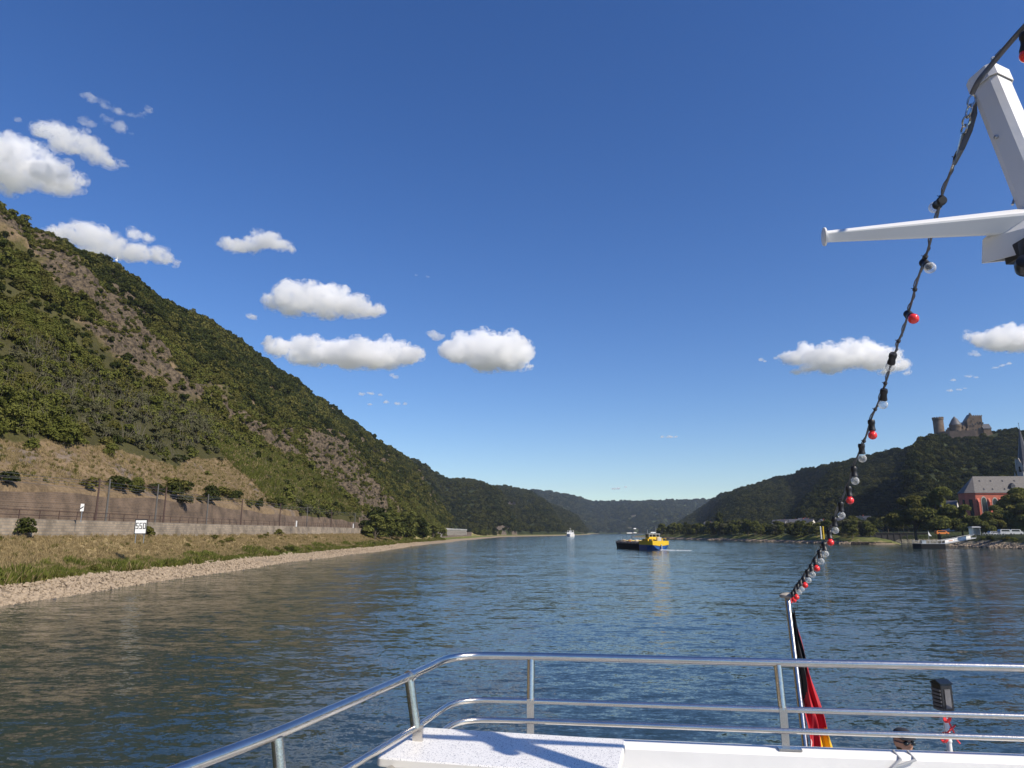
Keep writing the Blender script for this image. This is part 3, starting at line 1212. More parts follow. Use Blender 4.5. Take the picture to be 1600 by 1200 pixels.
tf = []
for k, (mt, hgt, wdt, nb) in enumerate((('leaf_fresh', 1.0, 0.05, 26), ('leaf_light', 0.8, 0.07, 26), ('dry_blade', 1.0, 0.03, 22), ('leaf_olive', 0.9, 0.06, 26))):
    gg = np.random.default_rng(70 + k)
    v, f = [], []
    for b in range(nb):
        a, l = gg.random() * 6.28, hgt * (0.5 + 0.6 * gg.random())
        bx, by = 0.3 * gg.normal(), 0.3 * gg.normal()
        ln = 0.25 + 0.35 * gg.random()
        cx, cy = math.cos(a), math.sin(a)
        o0 = len(v)
        v += [(bx - cy * wdt, by + cx * wdt, 0), (bx + cy * wdt, by - cx * wdt, 0),
              (bx + cx * ln * l * 0.5 + cy * wdt, by + cy * ln * l * 0.5 - cx * wdt, l * 0.7), (bx + cx * ln * l, by + cy * ln * l, l)]
        f.append((o0, o0 + 1, o0 + 2, o0 + 3))
    tf.append(raw_mesh('tuft', v, f, mt))
TF_C = make_source_collection('tuft_shapes', tf)
scatter('hillside_grass', MEADOW, 0.7 + 0.9 * g.random(len(MEADOW)), TF_C, 4, 'leaf_light', 'open yellow green grass and weeds on the slope beyond the scree', np.where(g.random(len(MEADOW)) < 0.75, 1, np.where(g.random(len(MEADOW)) < 0.5, 0, 2)))
n = 15000
y = 45 + 440 * g.random(n) ** 1.5
q = 3.45 + 1.7 * g.random(n) ** 1.1
P = bank_point(y, q)
nn = fbm(P / 6, 3, 33)
k = g.random(n) < smooth(-0.5, 0.1, nn + 0.2)
P, nn, y, q = P[k], nn[k], y[k], q[k]
scatter('riverside_weeds', P, (0.25 + 0.6 * g.random(len(P))) * (0.55 + 1.1 * smooth(-0.1, 0.4, nn)), TF_C, 4, 'leaf_fresh', 'strip of green weeds and grass above the shingle',
        np.where(nn + 0.3 * g.random(len(P)) < 0.05, 1, np.where(g.random(len(P)) < 0.55, 0, np.where(g.random(len(P)) < 0.6, 3, 2))))
n = 16000
y = 55 + 330 * g.random(n) ** 1.5
q = 4.4 + 2.7 * g.random(n)
P = bank_point(y, q)
scatter('dry_grass', P, 0.22 + 0.4 * g.random(n), TF_C, 4, 'dry_blade', 'dry straw coloured grass on the railway embankment', np.where(g.random(n) < 0.93, 2, 3))
n = 11000
y = 60 + 215 * g.random(n)
t0 = np.interp(y, hill1.F[:, 1], np.arange(hill1.n))
u0 = 0.012 + 0.12 * g.random(n)
P = hill1.at(t0, u0)
k = zone1(P, t0, u0)[3] > 0.5
P = P[k]
n = len(P)
scatter('scree_grass', P, 0.3 + 0.5 * g.random(n), TF_C, 4, 'dry_blade', 'dry grass and weeds on the stony slope above the wall', np.where(g.random(n) < 0.8, 2, 3))


# ---- single bushes on the left bank and trees along both banks
FRESH = [bush_mesh(210, 'leaf_fresh', 420, 0.14), bush_mesh(220, 'leaf_olive', 420, 0.14), bush_mesh(230, 'leaf_dark', 600, 0.12)]


def bush(name, me, loc, r, label, group=None, h=1.0):
    o = bpy.data.objects.new(name, me)
    COL.objects.link(o)
    o.location = loc
    o.scale = (r, r, r * h)
    o.rotation_euler = (0, 0, random.uniform(0, 6.28))
    return tag(o, label, 'bush', group)


def on_bank(y, q):
    return Vector(bank_point(np.array([float(y)]), np.array([float(q)]))[0])


bush('bank_bush', FRESH[0], on_bank(69, 3.9), 1.25, 'round green bush at the edge of the shingle, taller than the weeds round it', h=0.9)
bush('bank_bush', FRESH[0], on_bank(61.5, 3.95), 0.8, 'small low green bush beside the shingle near the frame edge')
bush('bank_bush', FRESH[0], on_bank(65.5, 4.1), 0.7, 'small green tuft of bush between the two shingle bushes')
bush('bank_bush', FRESH[2], on_bank(88, 7.6), 1.9, 'dark green bush growing against the pale stone wall', h=0.9)
bush('bank_bush', FRESH[1], on_bank(80, 6.8), 1.6, 'low olive brambles at the foot of the pale stone wall', h=0.6)
bush('bank_bush', FRESH[1], on_bank(118, 7.2), 1.8, 'dark bush behind the left edge of the white number sign', h=0.7)
bush('bank_bush', FRESH[1], on_bank(185, 7.4), 2.0, 'flat olive bush at the wall between sign and riverside thicket', h=0.6)
for k in range(26):
    y = 62 + 300 * random.random() ** 1.3
    bush('weed_bush', FRESH[(0, 1, 0, 2)[k % 4]], on_bank(y, random.uniform(3.75, 5.0)), random.uniform(0.5, 1.15), 'small bush among the green weeds above the shingle', 'small bushes among the riverside weeds', 0.85)
for k in range(12):
    y = 66 + 150 * random.random()
    bush('bramble', FRESH[1], on_bank(y, random.uniform(5.9, 7.6)), random.uniform(0.5, 1.2), 'low bramble clump on the dry embankment below the stone wall', 'bramble clumps on the dry embankment', 0.6)
for (y, u, r, me, lb) in ((92, 0.004, 2.6, 2, 'wide dark green bush on the rim of the brown wall'), (103, 0.006, 1.8, 2, 'smaller dark bush on the rim of the brown wall'),
                          (150, 0.012, 1.5, 2, 'small dark bush on the wall rim behind the catenary mast')):
    t0 = np.interp(y, hill1.F[:, 1], np.arange(hill1.n))
    bush('rim_bush', FRESH[me], hill1.at(np.array([t0]), np.array([u]))[0], r, lb, h=0.8)
y = 118.0
for k in range(34):
    y += random.uniform(2.5, 11.0)
    t0 = np.interp(y, hill1.F[:, 1], np.arange(hill1.n))
    bush('rim_bush', FRESH[2 if k % 3 else 1], hill1.at(np.array([t0]), np.array([random.uniform(0.003, 0.022)]))[0], random.uniform(1.0, 2.9), 'green bush in the row along the top of the brown wall', 'bushes along the wall top', 0.85)
TREE = [tree_meshes(300, 'leaf_dark', 1500), tree_meshes(310, 'leaf_olive', 1500), tree_meshes(320, 'leaf_dark', 1500, slim=0.9), tree_meshes(330, 'leaf_grey', 1100, slim=0.9),
        tree_meshes(340, 'leaf_dark', 900, slim=0.42, base=0.1), tree_meshes(350, 'leaf_plane', 7500, 0.062, 1.25, 0.16), tree_meshes(360, 'leaf_olive', 7500, 0.062, 1.25, 0.16),
        tree_meshes(370, 'leaf_dark', 1800, 0.1, 1.2, 0.02), tree_meshes(380, 'leaf_plane', 1800, 0.1, 1.2, 0.02), tree_meshes(390, 'leaf_grey', 1800, 0.1, 1.2, 0.02)]


def tree(name, k, loc, h, label, group=None, wide=1.0):
    r = thing(name, label, 'tree', loc, group, random.uniform(0, 6.28))
    r.scale = (h * wide, h * wide, h)
    for nm, me in (('crown', TREE[k][0]), ('trunk', TREE[k][1])):
        o = bpy.data.objects.new(nm, me)
        COL.objects.link(o)
        o.parent = r
    return r


for k in range(16):
    y = 285 + 14.5 * k
    tree('thicket_tree', (8, 7, 7, 8)[k % 4], on_bank(y, 5.6 + (k % 3) * 0.7) - Vector((0, 0, 0.6)), random.uniform(10.5, 15) * (0.8 if k == 0 or k > 13 else 1), 'green tree in the riverside thicket where the embankment ends', 'trees of the riverside thicket', 1.25)
for k in range(18):
    y = 850 + 16 * k
    tree('shore_tree', (7, 8)[k % 2], on_bank(y, 6 + (k % 3)), random.uniform(6, 10), 'small dark tree on the far shore under the rocky nose', 'trees on the far left shore', 1.3)

mole_label = {1: 'olive green tree on the narrow mole opposite', 0: 'dark green tree on the narrow mole opposite', 3: 'pale grey green willow on the narrow mole opposite', 2: 'dark green tree on the narrow mole opposite'}
k = 0
y = 398.0
while y < 800:
    for row in range(2):
        xa_, xb_, h_ = mole_top(y)
        kk = (1, 0, 1, 3, 1, 2)[random.randrange(6)]
        tree('riverside_tree', {1: 8, 0: 7, 2: 8, 3: 9}[kk], (xa_ + 11 + row * 10 + random.uniform(-2, 2), y + random.uniform(-3, 3), h_ - 0.6), random.uniform(8.5, 13.5) * (0.78 if y < 540 else 0.95), mole_label[kk],
             {1: 'olive trees on the mole', 0: 'dark trees on the mole', 2: 'dark trees on the mole', 3: 'willows on the mole'}[kk], 1.25)
    y += 9.5 if y < 600 else 13
tree('poplar', 4, (178, 620, 4.2), 19, 'tall slim dark poplar rising above the trees on the mole', None, 1.0)

tree('promenade_tree', 5, (199, 338, 3.6), 24, 'tallest broad plane tree above the landing stage', None, 1.15)
tree('promenade_tree', 6, (191, 343, 2.6), 21, 'dark broad tree at the harbour corner of the promenade', None, 1.3)
tree('promenade_tree', 5, (207, 333, 4.0), 15, 'broad plane tree next right of the tallest above the landing stage', None, 1.15)
for k, (x, y, h) in enumerate(((213, 326, 11), (221, 333, 10.5), (229, 338, 14.5), (236, 340, 19.5), (243, 339, 23), (251, 341, 25), (235, 329, 15))):
    tree('promenade_tree', 5 + (k % 2), (x, y, 4.6), h, ('low dark tree before the red church', 'low green tree before the red church chancel', 'dark tree behind the grey waiting shelter', 'green tree under the church nave windows',
                                                          'tall tree hiding the right half of the church', 'broad tree beneath the church spire', 'big tree at the right frame edge over the quay')[k], None, 1.25)
for k in range(14):
    yy = 460 + 8 * (k % 5)
    px = 1322 + 8 * k
    x = (px - 800) / F_PX * (yy * 0.98 + 1)
    tree('town_tree', (0, 1, 2)[k % 3], (x, yy, 5.2), random.uniform(8, 13), 'small tree between the harbour wall and the town houses', 'trees behind the harbour wall', 1.2)

# ------------------------------------------------------------------ left bank: walls, railway, signs
wall = MB()
ywall = [-150 + 10 * i for i in range(64)]
for a, b in zip(ywall[:-1], ywall[1:]):
    xa = [bank_point(np.array([float(q)]), np.array([8.0]))[0][0] for q in (a, b)]
    wall.prism([(xa[0] + 0.55, a, 5.0), (xa[0] - 0.3, a, 5.0), (xa[0] - 0.3, a, 7.66), (xa[0] + 0.2, a, 7.66)], (xa[1] - xa[0], b - a, 0))
o = wall.build('stone_wall', 'quarry_wall')
tag(o, 'long pale quarry stone wall carrying the railway above the dry embankment', 'wall')

uw = MB()
yw = list(range(-150, 361, 6))
for a, b in zip(yw[:-1], yw[1:]):
    def top(y):
        return 12.3 + 0.35 * math.sin(y * 0.05) + 0.25 * math.sin(y * 0.23) - max(0, (y - 150)) * 0.008
    uw._add([(-71.4, a, 7.5), (-71.4, b, 7.5), (-72.3, b, top(b)), (-72.3, a, top(a)), (-73.6, a, top(a) - 0.05), (-73.6, b, top(b) - 0.05), (-73.6, a, 7.0), (-73.6, b, 7.0)],
            [(0, 1, 2, 3), (3, 2, 5, 4), (4, 5, 7, 6)])
o = uw.build('retaining_wall', 'old_wall')
tag(o, 'tall dark brown retaining wall behind the railway tracks', 'wall')

fr = thing('railway_fence', 'long rusty brown railing along the top of the pale stone wall', 'fence', (-60.6, 60, 7.6))
rl = MB()
fy = [20 + 4.0 * i for i in range(100)]


def fx(y):
    return float(bank_point(np.array([float(y)]), np.array([10.0]))[0][0]) + 0.9


for zz_ in (0.55, 1.15):
    rl.tube([(fx(y), y, 7.6 + zz_) for y in fy], 0.045, 5)
rl.build('rail', 'rail_rust', fr)
for i, y in enumerate(fy):
    p = MB()
    p.box((fx(y), y, 8.18), (0.08, 0.08, 1.2))
    p.build('post', 'rail_rust', fr)

for i, zz_ in enumerate((7.72, 7.72)):
    t = MB()
    t.box((-65.2 - 4.2 * i, 160, zz_), (0.07, 560, 0.16)).box((-66.7 - 4.2 * i, 160, zz_), (0.07, 560, 0.16))
    o = t.build('railway_track', 'rail_rust')
    tag(o, ('steel rails of the track nearer the river on the ballast', 'steel rails of the track nearer the brown wall on the ballast')[i], 'railway track')

def catenary(x, y, h, label, dark):
    r = thing('catenary_mast', label, 'catenary mast', (x, y, 7.6), 'catenary masts along the railway')
    m = MB()
    m.tube([(0, 0, -0.1), (0, 0, h)], [0.17, 0.12], 8)
    m.build('mast', 'rail_rust' if dark else 'pole_grey', r, True)
    a = MB()
    a.tube([(0, 0, h - 0.5), (-2.6, 0, h - 0.1)], 0.05, 5).tube([(0, 0, h - 1.5), (-2.6, 0, h - 0.2)], 0.04, 5)
    a.build('cantilever', 'rail_rust', r, True)
    s = MB()
    s.lathe([(0.09, 0), (0.13, 0.08), (0.07, 0.16), (0.13, 0.24), (0.07, 0.32)], (-0.35, 0, h - 0.45), (-1, 0, 0.15), 8)
    s.build('insulator', 'hull_black', r, True)
    return r


cat_spec = [(-62.0, 107.5, 6.3, 'dark catenary mast left of the number sign by the brown wall', True), (-63.0, 112, 6.6, 'grey catenary mast close behind the dark one by the brown wall', False),
            (-63, 127.5, 6.8, 'grey catenary mast just right of the number sign', False), (-63.2, 131.0, 6.6, 'dark catenary mast paired with the grey one right of the sign', True),
            (-63, 149, 6.2, 'first catenary mast beyond the pair right of the number sign', False), (-63, 168, 6.0, 'second catenary mast beyond the pair right of the number sign', True)]
for a in cat_spec:
    catenary(*a)
for y in (196, 222, 252, 290, 335):
    catenary(-63, y, 6.2, 'slim catenary mast far along the railway toward the thicket', y % 4 == 0)
cw = MB()
for xx in (-64.6, -68.9):
    for zz_ in (12.9, 14.0):
        cw.tube([(xx, y, zz_ - 0.5 * math.sin((y % 60) / 60 * math.pi) * (zz_ > 13.5)) for y in range(40, 345, 15)], 0.022, 4)
tag(cw.build('overhead_wire', 'cable'), 'thin overhead contact wires above the railway', 'overhead wire')

# number sign
sp = at_y(220, 823, 98.0)
r = thing('kilometre_sign', 'large white board with black number 550 on posts before the stone wall', 'sign', (sp.x, sp.y, 5.2))
rz = Matrix.Rotation(R_(22), 3, 'Z')


def on_sign(x, y, z):
    return sp + rz @ Vector((x, y, z))


hw, hh = 0.70, 0.92
b = MB()
b.box(sp, (2 * hw, 0.06, 2 * hh), rz)
b.build('board', 'sign_white', r)
fm = MB()
for x, z, sx, sz in ((0, hh, 2 * hw + 0.1, 0.1), (0, -hh, 2 * hw + 0.1, 0.1), (hw, 0, 0.1, 2 * hh - 0.1), (-hw, 0, 0.1, 2 * hh - 0.1)):
    fm.box(on_sign(x, -0.01, z), (sx, 0.07, sz), rz)
fm.build('frame', 'sign_black', r)
SEG = {'5': 'afgcd', '0': 'abcdef'}
dg = MB()
for i, ch in enumerate('550'):
    cx = (-0.44, 0.0, 0.44)[i]
    W, H, T = 0.125, 0.36, 0.085
    for sg in SEG[ch]:
        q = {'a': (0, H, 2 * W + T, T), 'g': (0, 0, 2 * W + T, T), 'd': (0, -H, 2 * W + T, T), 'f': (-W, H / 2, T, H - T), 'b': (W, H / 2, T, H - T), 'e': (-W, -H / 2, T, H - T), 'c': (W, -H / 2, T, H - T)}[sg]
        if ch == '0' and sg in 'bcef':
            q = (q[0], q[1], T, H + 0.002 - (T if True else 0) + 0.08)
        dg.box(on_sign(cx + q[0], -0.045, 0.12 + q[1]), (q[2], 0.02 + 0.004 * (sg in 'agd'), q[3]), rz)
dg.build('number', 'sign_black', r)
for sx in (-0.5, 0.5):
    p = MB()
    bp = on_sign(sx, 0.06, 0)
    p.tube([(bp.x, bp.y, 4.6), (bp.x, bp.y, sp.z + hh * 0.8)], 0.055, 8)
    p.build('post', 'dull_steel', r)

sp2 = at_y(128.5, 793, 98.0)
r = thing('railway_signal_board', 'small white board with black slash on a thin post above the pale wall', 'sign', (sp2.x, sp2.y, 7.6))
b = MB()
b.box((sp2.x, sp2.y, sp2.z), (0.42, 0.05, 1.0), rz)
b.build('board', 'sign_white', r)
q = MB()
q.box((sp2.x - 0.01, sp2.y - 0.04, sp2.z - 0.02), (0.46, 0.02, 0.13), rz @ Matrix.Rotation(R_(-40), 3, 'Y'))
q.build('slash', 'sign_black', r)
q = MB()
q.tube([(sp2.x, sp2.y + 0.05, 7.4), (sp2.x, sp2.y + 0.05, sp2.z + 0.3)], 0.05, 6)
q.build('post', 'dull_steel', r)

# white marker posts beside the tracks
for px, y in ((463, 195.0), (552, 262.0)):
    p = at_y(px, 822, y)
    m = MB()
    m.box((p.x, p.y, 8.3), (0.28, 0.2, 1.5)).box((p.x, p.y, 9.07), (0.34, 0.26, 0.06))
    tag(m.build('marker_post', 'sign_white'), 'white marker post by the railway fence %s' % ('below the green terrace' if px < 500 else 'next to the riverside thicket'), 'marker post')

# gallery wall with white railing beyond the thicket
gw = thing('gallery_wall', 'grey ribbed river wall with a white railing under the rocky nose', 'wall', (-58, 560, 2))
m = MB()
xs = [(-58, 470), (-57.5, 600), (-55, 740), (-52, 840)]
for (xa, ya), (xb, yb) in zip(xs[:-1], xs[1:]):
    m.prism([(xa, ya, 1.0), (xa - 3, ya, 1.0), (xa - 3, ya, 8.0), (xa - 0.6, ya, 8.0)], (xb - xa, yb - ya, 0))
for i in range(34):
    y = 478 + i * 10.5
    x = np.interp(y, [b for a, b in xs], [a for a, b in xs])
    m.box((x - 0.1, y, 4.0), (0.9, 1.0, 6.2))
m.build('wall_face', 'concrete', gw)
m = MB()
for zz_ in (8.7, 9.4):
    m.tube([(a, b, zz_) for a, b in xs], 0.16, 5)
for i in range(40):
    y = 472 + i * 9.2
    x = np.interp(y, [b for a, b in xs], [a for a, b in xs])
    m.box((x, y, 8.7), (0.14, 0.14, 1.5))
m.build('railing', 'sign_white', gw)

# transmitter mast on the left ridge
ap = hill1.at(np.array([2.97]), np.array([0.985]))[0]
r = thing('antenna_mast', 'thin white antenna mast on the left ridge under the long cloud', 'antenna mast', ap)
m = MB()
m.tube([(0, 0, -2), (0, 0, 8.5), (0, 0, 13.5)], [0.22, 0.16, 0.06], 6)
m.build('mast', 'sign_white', r, True)
m = MB()
m.lathe([(0.05, 0), (0.7, 0.2), (0.75, 0.5), (0.3, 0.9)], (-0.3, -0.5, 9.0), (0.5, -0.8, 0), 12).tube([(0, 0, 9.2), (-0.4, -0.6, 9.2)], 0.08, 5)
m.build('dish', 'sign_white', r, True)
m = MB()
for zz_ in (6.0, 7.5, 10.8):
    m.box((0.0, -0.3, zz_), (0.5, 0.3, 1.1))
m.build('antenna_panel', 'sign_white', r, True)

# ------------------------------------------------------------------ right bank: castle
cb = Vector((512, 805, 108))


def cpt(px, z, zc=820.0):
    """a place on the castle rock, across the hill from pixel measure"""
    return Vector(((px - 800) / F_PX * zc, 0, z))


castle = thing('castle', 'ruined brown stone castle with round keep and gabled palace on the hill', 'castle', cb)
CS = 820 / F_PX
X0 = (1500 - 800) * CS
YC = 812.0


def cx(px):
    return X0 + (px - 1500) * CS


def cz(py):
    yc = (600 - py) * CS
    zc_ = 820.0
    c, s = math.cos(PITCH), math.sin(PITCH)
    return 6 + yc * c + zc_ * s


def notch_ring(mb, x, y, r, z, n, h=1.6):
    for k in range(n):
        a = 2 * math.pi * k / n
        mb.box((x + r * math.cos(a), y + r * math.sin(a), z + h / 2 - 0.05), (1.5, 1.0, h), Matrix.Rotation(a + math.pi / 2, 3, 'Z'))


m = MB()
m.lathe([(6.6, 0), (6.2, 8), (5.5, 9), (5.4, cz(655) - cz(692)), (5.9, cz(655) - cz(692) + 0.2), (5.9, cz(655) - cz(692) + 2.2), (5.0, cz(655) - cz(692) + 2.2), (5.0, cz(655) - cz(692) + 0.5)], (cx(1471), YC + 6, cz(692)), n=24)
notch_ring(m, cx(1471), YC + 6, 5.5, cz(655) + 2.2, 14, 1.0)
kp = m.build('round_keep', 'castle_stone', castle)
kp['label'] = 'tall round keep with a flat battlement'
m = MB()
m.lathe([(6.2, 0), (5.7, cz(668) - cz(692)), (6.3, cz(668) - cz(692) + 0.3), (6.3, cz(664) - cz(692))], (cx(1493), YC + 1, cz(692)), n=20)
ct = m.build('round_tower', 'castle_stone', castle)
m = MB()
m.lathe([(6.7, 0), (3.0, 7.0), (0.01, cz(650) - cz(664.5))], (cx(1493), YC + 1, cz(664.3)), n=20)
m.build('cone_roof', 'dark_slate', ct)


def gable_block(mb, px0, px1, py_e, py_r, py_b, y0, depth, yaw=0.0, along='y', wall=0, roof=1):
    """walls up to the eaves, gable ends and a pitched roof; ridge along y (gable to the viewer) or along x"""
    x0, x1 = cx(px0), cx(px1)
    zb, ze, zr = cz(py_b), cz(py_e), cz(py_r)
    C = Vector(((x0 + x1) / 2, y0 + depth / 2, 0))
    Mz = Matrix.Rotation(yaw, 3, 'Z')
    hx, hy = (x1 - x0) / 2, depth / 2

    def q(x, y, z):
        return C + Mz @ Vector((x, y, 0)) + Vector((0, 0, z))

    if along == 'y':
        mb.prism([q(-hx, -hy, zb), q(hx, -hy, zb), q(hx, -hy, ze), q(0, -hy, zr), q(-hx, -hy, ze)], Mz @ Vector((0, depth, 0)), wall)
        for sgn in (-1, 1):
            mb.prism([q(sgn * (hx + 0.5), -hy + 0.5, ze - 0.3), q(0, -hy + 0.5, zr + 0.35), q(0, hy - 0.5, zr + 0.35), q(sgn * (hx + 0.5), hy - 0.5, ze - 0.3)], (0, 0, 0.45), roof)
    else:
        mb.prism([q(-hx, -hy, zb), q(-hx, hy, zb), q(-hx, hy, ze), q(-hx, 0, zr), q(-hx, -hy, ze)], Mz @ Vector((2 * hx, 0, 0)), wall)
        for sgn in (-1, 1):
            mb.prism([q(-hx - 0.4, sgn * (hy + 0.5), ze - 0.3), q(-hx - 0.4, 0, zr + 0.35), q(hx + 0.4, 0, zr + 0.35), q(hx + 0.4, sgn * (hy + 0.5), ze - 0.3)], (0, 0, 0.45), roof)


m = MB()
gable_block(m, 1500, 1513, 668, 660, 692, YC, 11, R_(15), 'y')
m.build('lesser_house', ['castle_stone', 'dark_slate'], castle)
m = MB()
gable_block(m, 1508.5, 1519, 665, 661, 692, YC - 2, 9, R_(12), 'x')
m.build('link_wing', ['castle_dark', 'dark_slate'], castle)
m = MB()
gable_block(m, 1511, 1524, 657, 647.5, 694, YC - 4, 13, R_(-14), 'y')
gh = m.build('gabled_palace', ['castle_stone', 'dark_slate'], castle)
gh['label'] = 'tall palace block with a pointed gable'
m = MB()
x0, x1 = cx(1520), cx(1534.5)
m.box(((x0 + x1) / 2, YC + 5, (cz(694) + cz(650)) / 2), (x1 - x0, 16, cz(650) - cz(694)), Matrix.Rotation(R_(-14), 3, 'Z'))
for k in range(5):
    m.box((x0 + 0.6 + k * 2.3, YC - 2.2 + 0.0 * k, cz(649.5)), (1.0, 1.0, 1.4), Matrix.Rotation(R_(-14), 3, 'Z'))
m.build('shield_wall', 'castle_stone', castle)
m = MB()
m.box((cx(1519), YC + 2, cz(648)), (1.2, 1.2, 5)).box((cx(1519), YC + 2, cz(644.6)), (1.5, 1.5, 0.4))
m.build('chimney', 'castle_dark', gh)
m = MB()
gable_block(m, 1531, 1542, 671, 664, 695, YC - 7, 10, R_(-10), 'x')
m.build('gate_house', ['castle_stone', 'dark_slate'], castle)
m = MB()
for px, w_, t_, y_o in ((1481, 3.5, 671, 2), (1484, 2.6, 668, 3), (1487, 3.0, 673, 1), (1500, 2.4, 671, -3), (1504, 3.2, 667, -1), (1508, 2.4, 670, -2), (1509.5, 2.0, 664, 2), (1536, 3.0, 667, -2), (1539.5, 2.4, 672, -4), (1543, 2.6, 677, -3)):
    m.box((cx(px), YC + y_o, (cz(t_) + cz(700)) / 2), (w_, 2.2, cz(t_) - cz(700)), Matrix.Rotation(R_(-12 + (px % 5) * 6), 3, 'Z'))
m.build('ruined_wall', 'castle_stone', castle)
m = MB()
pts = [(1463, YC + 2), (1478, YC - 5), (1498, YC - 9), (1512, YC - 12), (1530, YC - 13), (1544, YC - 6)]
for (pa, ya), (pb, yb) in zip(pts[:-1], pts[1:]):
    m.prism([(cx(pa), ya, cz(704)), (cx(pa), ya + 1.6, cz(704)), (cx(pa), ya + 1.2, cz(675 if pa < 1500 else 682)), (cx(pa), ya + 0.2, cz(675 if pa < 1500 else 682))], (cx(pb) - cx(pa), yb - ya, 0.4))
m.build('curtain_wall', 'castle_dark', castle)
m = MB()
for px, py, w_, h_ in ((1515, 664, 1.0, 1.7), (1519, 664, 1.0, 1.7), (1515, 673, 1.0, 1.7), (1519, 673, 1.0, 1.7), (1517, 656, 0.8, 1.5)):
    m.box((cx(px), YC - 5.0 + (px - 1517) * -0.19, cz(py)), (w_, 0.5, h_), Matrix.Rotation(R_(-14), 3, 'Z'))
m.build('window', 'glass_dark', gh)
m = MB()
for px, py in ((1524.5, 661), (1528.5, 661), (1532, 662), (1526, 671)):
    m.box((cx(px), YC - 3.4 - (px - 1527) * 0.17, cz(py)), (0.9, 1.4, 1.8), Matrix.Rotation(R_(-14), 3, 'Z'))
m.build('window', 'glass_dark', castle)
m = MB()
for px, py in ((1491, 674), (1495, 676), (1492, 683)):
    m.box((cx(px), YC - 5.0, cz(py)), (0.7, 1.0, 1.4))
m.build('window', 'glass_dark', ct)

# lone stone house on the ridge right of the castle
m = MB()
gable_block(m, 1556, 1563, 683.5, 679.5, 692, 838, 9, R_(20), 'y')
h = thing('stone_house', 'lone pale stone house on the ridge right of the castle', 'house', (cx(1559), 842, cz(692)))
m.build('house_body', ['ochre_plaster', 'dark_slate'], h)
m = MB()
for px in (1558, 1561):
    m.box((cx(px), 837.6, cz(686.5)), (0.9, 0.8, 1.5), Matrix.Rotation(R_(20), 3, 'Z'))
m.build('window', 'glass_dark', h)

# ------------------------------------------------------------------ church
CH = Vector((281.5, 436.0, 7.0))
ch = thing('church', 'tall red gothic church with steep grey slate roof behind the promenade trees', 'church', CH)
yaw = R_(-4)
Mc = Matrix.Rotation(yaw, 3, 'Z')


def q3(x, y, z):
    return CH + Mc @ Vector((x, y, 0)) + Vector((0, 0, z))


Ln, Wd, He, Hr = 34.5, 13.0, 22.6, 33.0
body = MB()
body.prism([q3(0, 0, 0), q3(0, Wd, 0), q3(-4.6, Wd * 0.78, 0), q3(-4.6, Wd * 0.22, 0)], (0, 0, He))
body.prism([q3(0, 0, 0), q3(Ln, 0, 0), q3(Ln, Wd, 0), q3(0, Wd, 0)], (0, 0, He - 0.003))
body.box(q3(Ln / 2, -0.12, He - 0.4), (Ln, 0.5, 0.7), Mc)
body.box(q3(Ln / 2, -0.15, 7.0), (Ln, 0.5, 0.5), Mc)
nave = body.build('nave', 'church_red', ch)
rf = MB()
rf.prism([q3(-0.3, -0.6, He), q3(4.5, Wd / 2, Hr), q3(4.5, Wd / 2, Hr - 0.5), q3(0, Wd / 2, He)], Vector((0.01, 0.01, 0.01)))
e0, e1, r0, r1 = q3(-0.4, -0.7, He), q3(Ln + 0.4, -0.7, He), q3(3.4, Wd / 2, Hr), q3(Ln + 0.4, Wd / 2, Hr)
b0, b1 = q3(-0.4, Wd + 0.7, He), q3(Ln + 0.4, Wd + 0.7, He)
a0, a1 = q3(-5.2, Wd * 0.18, He), q3(-5.2, Wd * 0.82, He)
rf.v, rf.f, rf.m, rf.s = [], [], [], []
rf._add([e0, e1, r1, r0, b0, b1, a0, a1], [(0, 1, 2, 3), (4, 3, 2, 5), (6, 0, 3), (7, 6, 3), (4, 7, 3), (1, 5, 2), (0, 6, 7, 4, 5, 1)])
roof = rf.build('roof', 'slate', ch)
slope = (r0 - e0)


def on_roof(x, fr_):
    return q3(x, -0.7 + (Wd / 2 + 0.7) * fr_, He + (Hr - He) * fr_)


for x, fr_ in [(6, 0.66), (12.5, 0.66), (19.5, 0.66), (26.5, 0.66), (6, 0.16), (11, 0.16), (18, 0.16), (25.5, 0.17)]:
    d = MB()
    p = on_roof(x, fr_)
    d.prism([p + Vector((-0.55, 0, -0.1)), p + Vector((0.55, 0, -0.1)), p + Vector((0, 0, 1.15))], Vector((0, 1.3, 0.0)))
    d.build('dormer', 'dark_slate', roof)
d = MB()
p = on_roof(22.8, 0.22)
d.box(p + Vector((0, 0.4, 0.9)), (2.4, 2.2, 2.2))
d.prism([p + Vector((-1.5, -0.9, 1.95)), p + Vector((1.5, -0.9, 1.95)), p + Vector((0, -0.9, 3.6))], Vector((0, 2.6, 0)))
dd = d.build('dormer', 'dark_slate', roof)
dd['label'] = 'large dark hoist dormer'
for i in range(5):
    x = 4.6 + i * 6.4
    fmw = MB()
    gl = MB()
    wv, hv, zb = 1.35, 11.2 if i == 0 else 7.6, (8.6 if i == 0 else 11.6)

    def arch(s, yy):
        pts = [q3(x - wv * s, yy, zb - (s - 1) * 1.2)] + [q3(x + wv * s, yy, zb - (s - 1) * 1.2)]
        for k in range(7):
            a = k / 6
            pts.append(q3(x + wv * s * math.cos(a * math.pi), yy, zb + hv - 2.4 + 2.5 * s * (1 - abs(1 - 2 * a) ** 1.7)))
        return pts
    fmw.prism(arch(1.28, -0.16), Mc @ Vector((0, 0.35, 0)))
    fw = fmw.build('window', 'pale_stone', nave)
    gl.prism(arch(1.0, -0.24), Mc @ Vector((0, 0.3, 0)))
    gl.build('pane', 'glass_dark', nave)
